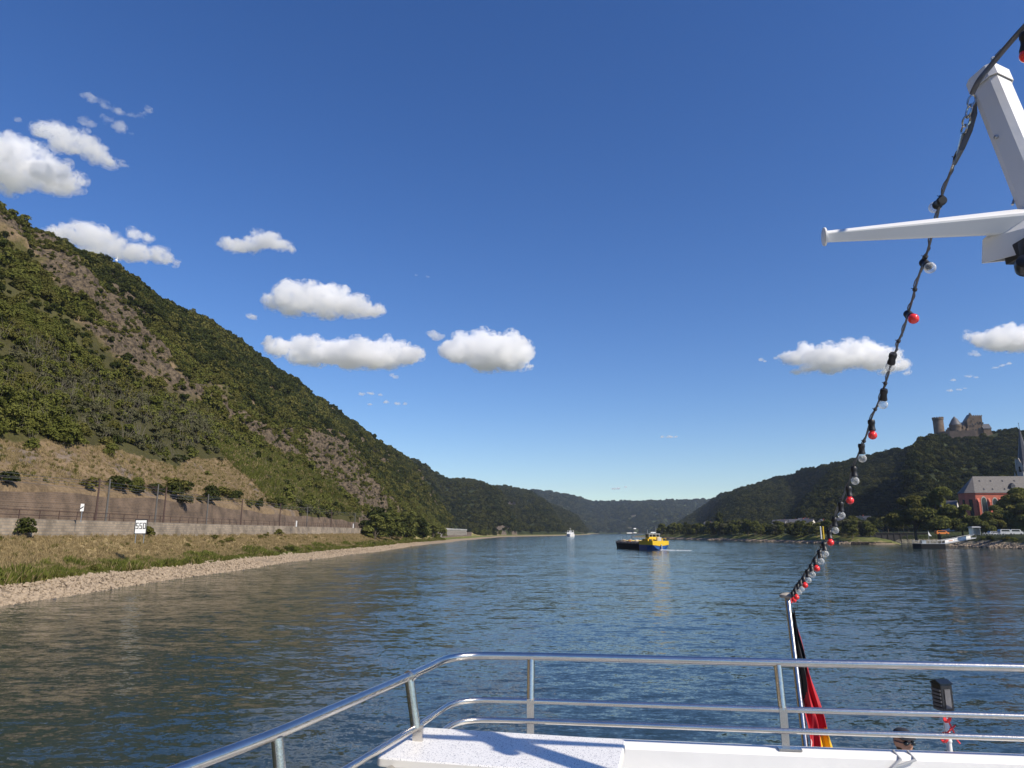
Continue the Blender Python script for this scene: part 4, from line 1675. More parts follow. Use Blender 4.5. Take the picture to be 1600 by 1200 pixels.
for i in range(6):
    bt = MB()
    x = 1.2 + i * 6.4
    bt.box(q3(x, -0.7, 8.5), (1.0, 1.5, 17.0), Mc)
    bt.prism([q3(x - 0.55, -1.45, 17.0), q3(x - 0.55, 0.0, 17.0), q3(x - 0.55, 0.0, 19.4)], Mc @ Vector((1.1, 0, 0)))
    bt.build('buttress', 'church_red', ch)
for k, (xa_, ya_) in enumerate(((-4.65, Wd * 0.36), (-2.3, Wd * 0.09))):
    gl = MB()
    gl.box(q3(xa_ - 0.05, ya_, 13.5), (0.5, 1.9, 10.5), Mc @ Matrix.Rotation((0 if k == 0 else R_(58)), 3, 'Z'))
    gl.build('pane', 'glass_dark', nave)
chp = MB()
hx_ = 10.6
chp.prism([q3(hx_ - 3, -7, 0), q3(hx_ + 3, -7, 0), q3(hx_ + 3, -7, 7.0), q3(hx_, -7, 11.4), q3(hx_ - 3, -7, 7.0)], Mc @ Vector((0, 6.9, 0)), 0)
for sg in (-1, 1):
    chp.prism([q3(hx_ + sg * 3.4, -7.2, 6.7), q3(hx_, -7.2, 11.75), q3(hx_, -0.1, 11.75), q3(hx_ + sg * 3.4, -0.1, 6.7)], (0, 0, 0.35), 1)
chp.build('porch', ['church_red', 'slate'], ch)
# west tower with gables and spire
TC = CH + Vector((39.2, 9.0, 0))
tw = MB()
tw.box(TC + Vector((0, 0, 13.5)), (9.6, 9.6, 27.0), Mc)
tower = tw.build('tower', 'ochre_plaster', ch)
t2 = MB()
t2.lathe([(4.7, 0), (4.5, 13.0)], TC + Vector((0, 0, 27.0)), n=8)
for k in range(8):
    a = k * math.pi / 4 + yaw + math.pi / 8
    d = Vector((math.cos(a), math.sin(a), 0))
    sx_ = Vector((-d.y, d.x, 0))
    c0 = TC + d * 4.2 + Vector((0, 0, 37))
    t2.prism([c0 - sx_ * 1.7, c0 + sx_ * 1.7, c0 + sx_ * 1.7 + Vector((0, 0, 2.5)), c0 + Vector((0, 0, 7.5)), c0 - sx_ * 1.7 + Vector((0, 0, 2.5))], d * 0.5)
for sx_, sy_ in ((-1, -1), (1, -1), (1, 1), (-1, 1)):
    pb = TC + Mc @ Vector((sx_ * 4.1, sy_ * 4.1, 0))
    t2.lathe([(0.75, 26.5), (0.7, 32), (0.95, 32.2), (0.01, 36.5)], (pb.x, pb.y, CH.z), n=6)
oct_ = t2.build('octagon', 'pale_stone', tower)
gl = MB()
for k in (4, 5, 6, 7):
    a = k * math.pi / 4 + yaw + math.pi / 8
    d = Vector((math.cos(a), math.sin(a), 0))
    for zz_ in (31.5, 37.5):
        gl.box(TC + d * 4.55 + Vector((0, 0, zz_)), (0.5, 1.1, 3.4), Matrix.Rotation(a, 3, 'Z'))
for dx in (-2, 2):
    gl.box(TC + Mc @ Vector((dx, -4.75, 22.0)), (1.2, 0.4, 4.0), Mc)
gl.build('sound_opening', 'glass_dark', tower)
s5 = MB()
s5.lathe([(4.55, 0), (3.5, 3.2), (2.1, 11.0), (0.9, 18.5), (0.12, 24.5), (0.1, 27.0)], TC + Vector((0, 0, 39.5)), n=8)
s5.ball(TC + Vector((0, 0, 66.6)), 0.3, 8)
s5.s = [False] * len(s5.f)
s5.build('spire', 'dark_slate', tower)

# ------------------------------------------------------------------ town houses
hrand = random.Random(5)


def house(px, py, y, wdt, dep, eav, rdg, yaw, wall_m, label, group):
    p = at_y(px, py, y)
    r = thing('town_house', label, 'house', (p.x, p.y, 5.5), group, yaw)
    zb_ = p.z - rdg - 5.5
    m = MB()
    m.prism([(-wdt / 2, 0, min(zb_, -0.2)), (wdt / 2, 0, min(zb_, -0.2)), (wdt / 2, 0, zb_ + eav), (0, 0, zb_ + rdg), (-wdt / 2, 0, zb_ + eav)], (0, dep, 0))
    m.build('wall', wall_m, r, True)
    m = MB()
    for sg in (-1, 1):
        m.prism([(sg * (wdt / 2 + 0.4), -0.3, zb_ + eav - 0.25), (0, -0.3, zb_ + rdg + 0.2), (0, dep + 0.3, zb_ + rdg + 0.2), (sg * (wdt / 2 + 0.4), dep + 0.3, zb_ + eav - 0.25)], (0, 0, 0.3))
    rf_ = m.build('roof', 'dark_slate', r, True)
    m = MB()
    m.box((wdt * 0.22, dep * 0.5, zb_ + rdg - 0.2), (0.7, 0.7, 2.0)).box((wdt * 0.22, dep * 0.5, zb_ + rdg + 0.86), (0.9, 0.9, 0.12))
    m.build('chimney', 'church_red', rf_, True)
    for k in range(4):
        m = MB()
        m.box((wdt * (-0.22 if k % 2 else 0.22), -0.05, zb_ + eav * (0.45 if k < 2 else 0.85)), (1.1, 0.16, 1.5))
        m.build('window', 'glass_dark', r, True)
    return r


for (px, py, y, wd_, yaw_, wm, lb) in (
        (1228, 813, 640, 9, 0.9, 'plaster', 'white house behind the mole trees, first from the poplar side'), (1238, 812.5, 640, 9, 1.2, 'plaster', 'white gabled house second behind the mole trees'),
        (1247, 811, 650, 10, -0.9, 'ochre_plaster', 'beige house among the white ones behind the mole'), (1255, 812, 630, 9, 1.3, 'plaster', 'white house half hidden behind the mole trees'),
        (1263, 810, 650, 9, 0.5, 'plaster', 'white house with bright gable left of the festoon lights'), (1271, 811.5, 615, 10, 0.75, 'plaster', 'widest bright white gable just left of the festoon lights'),
        (1281, 812, 640, 9, -0.6, 'ochre_plaster', 'beige house directly behind the festoon lights'), (1322, 810, 590, 9, 0.8, 'plaster', 'white gable just right of the festoon lights'),
        (1331, 812, 600, 9, 1.2, 'plaster', 'white house above the harbour wall'), (1343, 806, 560, 10, -0.5, 'ochre_plaster', 'beige tall house above the harbour wall'),
        (1360, 807, 560, 8, 0.7, 'plaster', 'narrow white house end above the harbour trees'), (1375, 812, 560, 9, 1.1, 'plaster', 'white house deep among the harbour trees'),
        (1495, 783, 470, 9, 0.85, 'plaster', 'bright white house end beside the church chancel'), (1120, 816, 760, 12, 1.3, 'plaster', 'pale low house behind the poplar'),
        (1140, 820, 760, 14, 1.4, 'ochre_plaster', 'long pale roofed house right of the poplar')):
    house(px, py, y, wd_, hrand.uniform(9, 13), hrand.uniform(6.5, 8.0), hrand.uniform(10.5, 12), yaw_, wm, lb, 'houses of the riverside town')

# ------------------------------------------------------------------ harbour wall, sheet piling, landing stage
m = MB()
m.box((221, 430.6, 2.2), (52, 0.9, 6.6)).box((221, 430.4, 5.65), (52.4, 1.5, 0.35))
for i in range(14):
    m.box((197 + i * 3.7, 430.1, 2.2), (0.5, 0.5, 6.4))
tag(m.build('harbour_wall', 'sheet_pile'), 'dark harbour wall between the mole tip and the promenade trees', 'wall')
m = MB()
for i in range(34):
    a = 1 - i / 33
    y = 368 + 26 * abs(a) ** 1.0
    x = 176.6 + 17 * (1 - a) ** 1.0 if True else 0
    m.box((x, 371.0 + 7 * a * a, 0.15), (0.36, 0.30 + 0.12 * (i % 2), 1.9))
m.box((185.2, 374.2, 1.15), (18.4, 0.5, 0.16), Matrix.Rotation(R_(-20), 3, 'Z'))
tag(m.build('sheet_piling', 'sheet_pile'), 'row of dark sheet piles round the tip of the mole', 'sheet piling')
for px, cl, lb in ((1287, 'boat_yellow', 'yellow post on the grassy tip of the mole'), (1283, 'sign_white', 'white post beside the yellow one on the mole')):
    p = at_y(px, 838, 392)
    m = MB()
    m.tube([(p.x, p.y, 2.5), (p.x, p.y, 8.8)], 0.35, 8).ball((p.x, p.y, 8.9), 0.4, 8)
    tag(m.build('signal_post', cl), lb, 'post')

PT = at_z(1459, 857, 0)
r = thing('landing_pontoon', 'dark floating landing pontoon with a grey deck railing by the rocks', 'pontoon', (PT.x, PT.y, 0))
m = MB()
m.box((PT.x, PT.y + 3, 0.6), (9.4, 6.0, 2.2), None, 0, 0.12)
m.build('float', 'hull_black', r)
m = MB()
m.box((PT.x, PT.y + 3, 1.76), (9.6, 6.2, 0.1))
m.build('deck', 'deck_grey', r)
m = MB()
for sx in (-4.6, -2.3, 0, 2.3, 4.6):
    m.tube([(PT.x + sx, PT.y + 5.8, 1.8), (PT.x + sx, PT.y + 5.8, 2.9)], 0.05, 5)
for zz_ in (2.35, 2.9):
    m.tube([(PT.x - 4.6, PT.y + 5.8, zz_), (PT.x + 4.6, PT.y + 5.8, zz_)], 0.05, 5)
m.build('railing', 'grey_paint', r)
m = MB()
m.box((PT.x - 1.5, PT.y + 4, 2.35), (1.6, 1.2, 1.1)).box((PT.x - 1.5, PT.y + 4, 2.95), (1.8, 1.4, 0.1))
m.build('locker', 'dull_steel', r)

G0, G1 = at_y(1468, 850, PT.y + 3), at_y(1522, 840, PT.y + 9)
r = thing('gangway', 'white sided sloping gangway from the pontoon up to the quay', 'gangway', G0)
dv = (G1 - G0)
sd_ = Vector((-dv.y, dv.x, 0)).normalized() * 0.9
m = MB()
m.prism([G0 - sd_, G0 + sd_, G0 + sd_ + Vector((0, 0, -0.25)), G0 - sd_ + Vector((0, 0, -0.25))], dv)
m.build('walkway', 'grey_paint', r)
for sg in (-1, 1):
    m = MB()
    a, b = G0 + sd_ * sg, G0 + sd_ * sg + dv
    m.tube([a + Vector((0, 0, 1.2)), b + Vector((0, 0, 1.2))], 0.07, 6)
    for k in range(9):
        pk = a + dv * (k / 8)
        m.tube([pk, pk + Vector((0, 0, 1.2))], 0.05, 5)
    m.build('handrail', 'grey_paint', r)
a = G0 - sd_ * 1.04 + dv * 0.10 + Vector((0, 0, 0.15))
m = MB()
m.prism([a, a + dv * 0.74, a + dv * 0.74 + Vector((0, 0, 1.0)), a + Vector((0, 0, 1.0))], sd_ * 0.05)
bn = m.build('banner', 'white_paint', r)
m = MB()
e = dv.normalized()


def bar(s, z0, ln, h, mi):
    p = a + dv.normalized() * s + Vector((0, 0, z0)) - sd_ * 0.03
    m.prism([p, p + e * ln, p + e * ln + Vector((0, 0, h)), p + Vector((0, 0, h))], -sd_ * 0.02, mi)


for k in range(5):
    bar(2.0 + k * 0.42, 0.35, 0.28, 0.34 - 0.07 * (k % 2), 0)
for k in range(7):
    bar(4.9 + k * 0.55, 0.4, 0.34, 0.26 - 0.06 * (k % 3 == 1), 1)
m.build('lettering', ['orange', 'deck_grey'], bn)

p = at_y(1452, 846, PT.y + 1.5)
r = thing('flag_pole', 'thin pole with a small white pennant on the pontoon', 'flag pole', (p.x, p.y, 1.8))
m = MB()
m.tube([(p.x, p.y, 1.8), (p.x, p.y, at_y(1452, 829, PT.y + 1.5).z)], 0.05, 6)
m.build('pole', 'grey_paint', r)
m = MB()
zt = at_y(1452, 830, PT.y + 1.5).z
m._add([(p.x, p.y, zt), (p.x + 0.35, p.y + 0.1, zt - 0.6), (p.x + 1.15, p.y - 0.1, zt - 1.9), (p.x + 0.4, p.y + 0.05, zt - 1.8), (p.x, p.y, zt - 1.4)], [(0, 1, 4), (1, 3, 4), (1, 2, 3)])
m.build('pennant', 'sign_white', r)

# quay with railing, waiting shelter, parked vehicles
m = MB()
m.box((210, 274.4, 3.2), (28, 0.8, 4.4), Matrix.Rotation(R_(-3), 3, 'Z')).box((210, 274.2, 5.5), (28.4, 1.3, 0.22), Matrix.Rotation(R_(-3), 3, 'Z'))
tag(m.build('quay_wall', 'quay_stone'), 'dark quay wall above the rocks at the landing stage', 'wall')
fr = thing('quay_railing', 'grey railing along the quay above the dark wall', 'fence', (210, 274, 5.6))
m = MB()
for zz_ in (6.1, 6.65):
    m.tube([(196.5, 274.8, zz_), (223.5, 273.4, zz_)], 0.045, 5)
m.build('rail', 'grey_paint', fr)
for k in range(16):
    m = MB()
    m.tube([(196.5 + 1.8 * k, 274.8 - 0.093 * k, 5.5), (196.5 + 1.8 * k, 274.8 - 0.093 * k, 6.7)], 0.045, 5)
    m.build('post', 'grey_paint', fr)
p = at_y(1524, 838, 282)
r = thing('waiting_shelter', 'small grey waiting shelter at the top of the gangway', 'shelter', (p.x, p.y, 5))
m = MB()
m.box((p.x, p.y, 8.0), (3.6, 2.6, 0.25)).box((p.x, p.y, 8.2), (3.0, 2.0, 0.15))
m.build('roof', 'grey_paint', r)
m = MB()
m.box((p.x, p.y + 1.1, 6.5), (3.2, 0.12, 2.7)).box((p.x + 1.5, p.y, 6.5), (0.12, 2.0, 2.7))
m.build('wall', 'dull_steel', r)
for sx in (-1.5, 1.4):
    m = MB()
    m.tube([(p.x + sx, p.y - 1.1, 5), (p.x + sx, p.y - 1.1, 7.9)], 0.07, 6)
    m.build('post', 'grey_paint', r)


def van(px, py, y, col, label, L=5.2, H=2.3, name='parked_van', cat='van'):
    p = at_y(px, py, y)
    r = thing(name, label, cat, (p.x, p.y, 5.0))
    x0 = p.x - L / 2
    prof_ = [(0, 0.35), (L, 0.35), (L, H * 0.55), (L * 0.86, H * 0.6), (L * 0.76, H * 0.97), (L * 0.06, H), (0, H * 0.75)]
    m = MB()
    m.prism([(x0 + a, p.y, 5.0 + b) for a, b in prof_], (0, 1.9, 0))
    m.build('body', col, r)
    m = MB()
    m.prism([(x0 + a * L, p.y - 0.03, 5.0 + b * H) for a, b in ((0.1, 0.62), (0.74, 0.62), (0.70, 0.88), (0.1, 0.9))], (0, 0.05, 0))
    m.build('side_window', 'glass_dark', r)
    for k in (0.2, 0.8):
        m = MB()
        m.lathe([(0.1, 0), (0.36, 0.02), (0.36, 0.22), (0.1, 0.24)], (x0 + L * k, p.y - 0.06, 5.36), (0, 1, 0), 12)
        m.build('wheel', 'black_rubber', r)


van(1574, 836, 292, 'grey_paint', 'pale grey van parked under the trees above the quay')
van(1590, 836, 297, 'grey_paint', 'pale grey van nearest the frame edge above the quay')
van(1556, 837, 300, 'grey_paint', 'grey car parked left of the pale vans above the quay', 4.3, 1.5, 'parked_car', 'car')
van(1474, 837, 322, 'orange', 'orange vehicle parked under the tallest promenade tree', 5.5, 1.9)
for k in range(9):
    px = 1536 + 4.2 * k
    p = at_y(px, 838, 284)
    m = MB()
    m.box((p.x, p.y, 5.72), (0.62, 0.62, 0.05)).tube([(p.x, p.y, 5.0), (p.x, p.y, 5.7)], 0.05, 5).box((p.x + 0.45, p.y, 5.45), (0.4, 0.4, 0.05)).box((p.x + 0.63, p.y, 5.75), (0.05, 0.4, 0.55))
    tag(m.build('terrace_table', 'sign_white'), 'white terrace table with chair behind the quay railing', 'table', 'terrace tables behind the quay railing')
n = 1500
g = np.random.default_rng(77)
y = 225 + 118 * g.random(n)
X = np.interp(y, [a for a, b in RB], [b for a, b in RB]) + 6.5 * g.random(n) - 0.3
P = np.stack([X, y, 0.28 * np.clip(X - np.interp(y, [a for a, b in RB], [b for a, b in RB]), 0, 9) + 0.1], -1)
scatter('bank_rocks', P, 0.25 + 0.5 * g.random(n) ** 2, ST_C, 4, 'stone_chip', 'broken rocks on the shore below the quay', tilt=0.5)
n = 5000
y = 372 + 430 * g.random(n)
q = g.random(n)
X = np.interp(y, MO_Y, MO_X) + 4.5 * q
P = np.stack([X, y, 1.1 * q + 0.05], -1)
scatter('mole_rocks', P, 0.2 + 0.4 * g.random(n) ** 2, ST_C, 4, 'stone_chip', 'band of pale stones along the foot of the mole', tilt=0.5)
for k in range(9):
    y_ = 268 + 8.2 * k
    x_ = float(np.interp(y_, [a for a, b in RB], [b for a, b in RB]))
    bush('shore_bush', FRESH[(1, 2, 0)[k % 3]], (x_ + 6 + (k % 2) * 2, y_, 2.6), random.uniform(1.2, 2.2), 'bush on the rocky shore under the promenade trees', 'bushes on the rocky right shore', 0.8)
# ------------------------------------------------------------------ bunker boat on the river
BS = at_z(1031, 859.5, 0)
hd = Vector((-0.205, 0.979, 0)).normalized()
BR = math.atan2(-hd.x, hd.y)
bb = thing('bunker_boat', 'low black bunker boat with yellow stern house and blue stern sailing upstream', 'cargo boat', (BS.x, BS.y, 0), None, BR)
# local frame: +y towards the bow, +x starboard, stern at y = 0


def hull_sections(secs, n=9):
    """secs: (y, halfbeam at deck, halfbeam at water, z deck, z keel)"""
    vs, fs = [], []
    for (y, hb, hw_, zd, zk) in secs:
        for i in range(n):
            a = -1 + 2 * i / (n - 1)
            s = abs(a)
            sg = 1 if a > 0 else -1
            if s > 0.5:
                f = (s - 0.5) * 2
                vs.append((sg * (hw_ + (hb - hw_) * f), y, zk + (zd - zk) * f))
            else:
                vs.append((sg * hw_ * (s * 2), y, zk - 0.4 * (1 - s * 2)))
    m_ = len(secs)
    for j in range(m_ - 1):
        for i in range(n - 1):
            fs.append((j * n + i, j * n + i + 1, (j + 1) * n + i + 1, (j + 1) * n + i))
    fs.append(tuple(range(n)))
    fs.append(tuple((m_ - 1) * n + i for i in range(n))[::-1])
    for j in range(m_ - 1):
        fs.append((j * n, (j + 1) * n, (j + 1) * n + n - 1, j * n + n - 1))
    return vs, fs


m = MB()
m._add(*hull_sections([(9.4, 3.9, 3.8, 1.9, -0.8), (30, 3.9, 3.8, 1.9, -0.8), (34, 3.7, 3.2, 2.3, -0.7), (37, 2.7, 1.6, 2.7, -0.5), (38.6, 0.9, 0.3, 3.0, -0.3)]))
m.build('hull', 'hull_black', bb, True)
m = MB()
m._add(*hull_sections([(-0.6, 2.8, 1.2, 1.75, 0.35), (0.3, 3.45, 2.4, 1.75, -0.1), (2.5, 3.9, 3.5, 1.75, -0.6), (9.39, 3.9, 3.8, 1.75, -0.8)]))
m.build('stern_hull', 'hull_blue', bb, True)
m = MB()
m._add(*hull_sections([(-0.75, 2.9, 2.85, 3.15, 1.76), (0.2, 3.55, 3.5, 3.1, 1.76), (2.5, 3.98, 3.95, 3.0, 1.76), (9.3, 3.98, 3.95, 2.9, 1.76)]))
m.build('stern_bulwark', 'boat_yellow', bb, True)
m = MB()
m.box((0, 6.2, 3.35), (5.6, 5.4, 0.9), None, 0, 0.1)
cab = m.build('deckhouse', 'boat_yellow', bb, True)
for k in range(4):
    m = MB()
    m.box((-2.0 + 1.35 * k, 3.47, 3.42), (0.75, 0.1, 0.45))
    m.build('window', 'glass_dark', cab, True)
for k in range(3):
    m = MB()
    m.box((-2.83, 4.6 + 1.6 * k, 3.42), (0.1, 0.8, 0.45))
    m.build('window', 'glass_dark', cab, True)
wh = MB()
wh.box((0.2, 6.6, 4.1), (3.9, 3.4, 0.7), None, 0, 0.06)
whl = wh.build('wheelhouse', 'boat_yellow', bb, True)
m = MB()
m.box((0.2, 6.6, 4.9), (3.7, 3.2, 0.9), None, 0, 0.05)
m.build('window', 'glass_dark', whl, True)
m = MB()
for sx in (-1.7, -0.5, 0.9, 2.1):
    for yy in (4.98, 8.22):
        m.box((sx, yy, 4.9), (0.16, 0.12, 0.94))
for sx in (-1.68, 2.08):
    m.box((sx, 6.6, 4.9), (0.12, 0.16, 0.94))
m.build('window_post', 'grey_paint', whl, True)
m = MB()
m.box((0.2, 6.6, 5.45), (4.4, 3.9, 0.22), None, 0, 0.05)
m.build('roof', 'grey_paint', whl, True)
m = MB()
m.box((0.6, 6.8, 6.0), (1.8, 0.25, 0.3)).tube([(0.6, 6.8, 5.5), (0.6, 6.8, 6.0)], 0.08, 6).tube([(-1.2, 7.6, 5.5), (-1.2, 7.6, 7.0)], 0.03, 5).tube([(2.0, 7.4, 5.5), (2.0, 7.4, 7.8)], 0.03, 5)
m.build('radar', 'sign_white', whl, True)
m = MB()
for k in range(6):
    a = math.pi * k / 5
    m.tube([(2.9 * math.cos(a), -0.4 + 0 * k + (1 - math.sin(a)) * 1.2, 3.1), (2.9 * math.cos(a), -0.4 + (1 - math.sin(a)) * 1.2, 4.0)], 0.04, 5)
m.tube([(2.9 * math.cos(math.pi * k / 10), -0.4 + (1 - math.sin(math.pi * k / 10)) * 1.2, 4.0) for k in range(11)], 0.045, 5)
m.build('stern_railing', 'boat_yellow', bb, True)
m = MB()
m.tube([(0.3, -0.85, 1.9), (0.3, -1.1, 0.9), (0.3, -0.9, 0.2)], 0.18, 6).box((0.3, 1.2, 3.7), (1.5, 1.2, 1.3), None, 0, 0.1)
m.build('winch', 'grey_paint', bb, True)
m = MB()
m.box((-3.0, 0.9, 3.4), (0.9, 0.7, 0.7), None, 0, 0.08).box((2.9, 1.0, 3.4), (0.8, 0.7, 0.7), None, 0, 0.08).box((-1.2, 0.6, 3.3), (0.5, 0.5, 0.5))
m.build('deck_locker', 'sign_black', bb, True)
m = MB()
m.box((0, 22, 2.25), (6.6, 23.0, 0.7), None, 0, 0.08)
m.build('tank_trunk', 'rail_rust', bb, True)
for k in range(7):
    m = MB()
    yy = 12.0 + 3.3 * k
    m.lathe([(0.55, 0), (0.55, 0.5), (0.65, 0.55), (0.6, 0.7), (0.1, 0.75)], (-1.2 + 1.6 * (k % 2), yy, 2.6), (0, 0, 1), 12)
    m.build('hatch', ('ochre_plaster', 'orange', 'sign_white')[k % 3], bb, True)
m = MB()
for x in (-2.4, -0.4, 1.9):
    m.tube([(x, 10.5, 2.95), (x, 33, 2.95)], 0.12, 6)
m.tube([(-3.2, 18, 3.0), (3.2, 18, 3.0)], 0.12, 6).tube([(-3.2, 24, 3.0), (3.2, 24, 3.0)], 0.12, 6)
m.build('pipework', 'boat_yellow', bb, True)
m = MB()
for k in range(17):
    for sx in (-3.75, 3.75):
        m.tube([(sx, 10 + 1.5 * k, 1.9), (sx, 10 + 1.5 * k, 2.9)], 0.035, 4)
for sx in (-3.75, 3.75):
    for zz_ in (2.4, 2.9):
        m.tube([(sx, 10, zz_), (sx, 34, zz_)], 0.03, 4)
m.build('deck_railing', 'grey_paint', bb, True)
m = MB()
m.tube([(-0.6, 24.5, 2.6), (-0.6, 24.5, 5.9)], 0.12, 6).tube([(-3.0, 24.5, 5.6), (2.6, 24.5, 5.6)], 0.11, 6).tube([(2.2, 24.5, 5.6), (2.2, 24.5, 7.3), (1.4, 24.5, 7.6)], 0.07, 6)
m.tube([(-2.8, 24.5, 5.6), (-2.8, 24.5, 4.9)], 0.07, 5).tube([(1.2, 24.5, 5.6), (1.9, 24.5, 4.7)], 0.09, 5)
ms = m.build('hose_derrick', 'pole_grey', bb, True)
m = MB()
m.ball((0.6, 24.5, 7.4), 0.45, 10, 0, (1.4, 1, 0.6)).box((-1.6, 24.5, 5.8), (2.2, 0.5, 0.3)).box((0.6, 24.5, 5.9), (1.2, 0.5, 0.3))
m.build('lamp', 'sign_white', ms, True)
m = MB()
m.box((-0.5, 34.6, 2.75), (2.0, 1.2, 0.9), None, 0, 0.1).tube([(0, 37.2, 2.6), (0, 37.2, 4.4)], 0.07, 5)
m.build('anchor_winch', 'dull_steel', bb, True)
wk = MB()
wr = np.random.default_rng(4)
for k in range(40):
    d = wr.random() * 9
    p = BS - hd * (0.8 + d * 0.5) + Vector((d * 0.9, 0, 0)) + Vector((wr.normal() * 0.5, wr.normal() * 0.25, 0))
    wk.ball((p.x, p.y, 0.03), 0.16 + 0.3 * wr.random() * max(0.15, 1 - d / 8), 6, 0, (1.8, 1, 0.35))
o = wk.build('wake_foam', 'foam')
o['kind'] = 'stuff'
o['label'] = 'white foam of the wake behind the bunker boat'

# ---- small white passenger ship far upstream
ps = at_z(891, 838.2, 0)
r = thing('passenger_ship', 'small white passenger ship far up the river ahead of the hills', 'ship', (ps.x, ps.y, 0), None, R_(-6))
m = MB()
m._add(*hull_sections([(-3, 1.0, 0.3, 4.2, 0), (1, 4.2, 2.8, 3.9, -0.5), (8, 6.0, 5.6, 3.5, -0.6), (45, 6.0, 5.6, 3.4, -0.6)]))
m.build('hull', 'sign_white', r, True)
m = MB()
m.box((0, 26, 5.0), (10.6, 34, 2.6))
dk = m.build('saloon', 'sign_white', r, True)
m = MB()
m.box((0, 26, 5.2), (10.9, 33, 1.2))
m.build('window', 'glass_dark', dk, True)
m = MB()
m.box((0, 13, 8.0), (4.4, 4, 2.4)).box((0, 13, 9.3), (5.2, 5, 0.25))
br = m.build('bridge', 'sign_white', r, True)
m = MB()
m.box((0, 13, 8.3), (4.6, 4.2, 0.9))
m.build('window', 'glass_dark', br, True)
m = MB()
m.box((0, 30, 9.2), (10, 20, 0.2))
for k in range(6):
    for sx in (-4.6, 4.6):
        m.tube([(sx, 21 + 3.6 * k, 6.3), (sx, 21 + 3.6 * k, 9.2)], 0.1, 5)
m.build('awning', 'sign_white', r, True)
m = MB()
m.tube([(0, 12, 9.3), (0, 12, 13.5)], 0.15, 5).box((0, 12, 12), (2.6, 0.2, 0.2)).tube([(-5.5, 9, 6.3), (-8.5, 9, 6.6)], 0.15, 5)
m.build('mast', 'sign_white', r, True)

# ------------------------------------------------------------------ our own boat: upper deck aft
Z = EYE.z
AFT = Vector((0.137, 0.99, 0))
RIGHT = Vector((0.99, -0.137, 0))


def round_path(pts, rad, n=8):
    """polyline with its corners rounded"""
    pts = [Vector(p) for p in pts]
    out = [pts[0]]
    for a, b, c in zip(pts[:-2], pts[1:-1], pts[2:]):
        r_ = min(rad, (a - b).length * 0.48, (c - b).length * 0.48)
        p, q = b + (a - b).normalized() * r_, b + (c - b).normalized() * r_
        for k in range(n + 1):
            t = k / n
            out.append(p * (1 - t) ** 2 + b * 2 * t * (1 - t) + q * t * t)
    out.append(pts[-1])
    return out


LEFT = [(-2.05, -0.9), (-1.45, 0.6), (-0.85, 2.013), (-0.725, 2.31), (-0.436, 3.212), (-0.295, 3.745), (0.095, 3.724), (1.253, 3.547), (2.324, 3.417), (3.8, 3.22)]


def offset_path(pts, d):
    """inward offset of the deck edge line (to the right of travel is inboard)"""
    P_ = [Vector((x, y, 0)) for x, y in pts]
    out = []
    for i, p in enumerate(P_):
        t = (P_[min(i + 1, len(P_) - 1)] - P_[max(i - 1, 0)]).normalized()
        out.append(p + Vector((t.y, -t.x, 0)) * d)
    return out


def rail_line(d, z, rad=0.42):
    return [Vector((p.x, p.y, Z + z)) for p in round_path(offset_path(LEFT, d), rad, 10)]


rail = thing('deck_railing', 'polished stainless steel railing round the aft end of the upper deck', 'railing', (0.1, 3.7, Z - 0.97))
m = MB()
m.tube(rail_line(0, -0.60), 0.0185, 14)
m.build('top_rail', 'steel', rail)
m = MB()
m.tube(rail_line(0.035, -0.80), 0.0135, 12)
m.build('middle_rail', 'steel', rail)
m = MB()
m.tube(rail_line(0.05, -0.887), 0.0135, 12)
m.build('lower_rail', 'steel', rail)


def post(xy, tdir, flat_up=False):
    t = Vector((tdir[0], tdir[1], 0)).normalized()
    inb = Vector((t.y, -t.x, 0))
    b = Vector((xy[0], xy[1], Z))
    m = MB()
    if flat_up:
        m.tube([b + Vector((0, 0, -0.612)), b + inb * 0.035 + Vector((0, 0, -0.8))], 0.021, 10)
        m.lathe([(0.026, -0.012), (0.026, 0.012)], b + Vector((0, 0, -0.60)), t, 14)
        m.box(b + inb * 0.045 + Vector((0, 0, -0.88)), (0.012, 0.045, 0.19), Matrix.Rotation(math.atan2(t.y, t.x), 3, 'Z'))
    else:
        m.tube([b + Vector((0, 0, -0.612)), b + inb * 0.035 + Vector((0, 0, -0.80))], 0.0185, 12)
        M_ = Matrix.Rotation(math.atan2(t.y, t.x), 3, 'Z')
        m.box(b + inb * 0.046 + Vector((0, 0, -0.877)), (0.034, 0.012, 0.175), M_)
        m.box(b + inb * 0.052 + t * 0.015 + Vector((0, 0, -0.961)), (0.10, 0.05, 0.008), M_)
    m.build('post', 'steel', rail)


post((-1.45, 0.6), (0.4, 1))
post((-0.715, 2.335), (0.3, 1))
post((-0.436, 3.212), (0.3, 1), True)
post((0.095, 3.724), (1, -0.12))
post((1.253, 3.547), (1, -0.14))
post((2.62, 3.375), (1, -0.13))

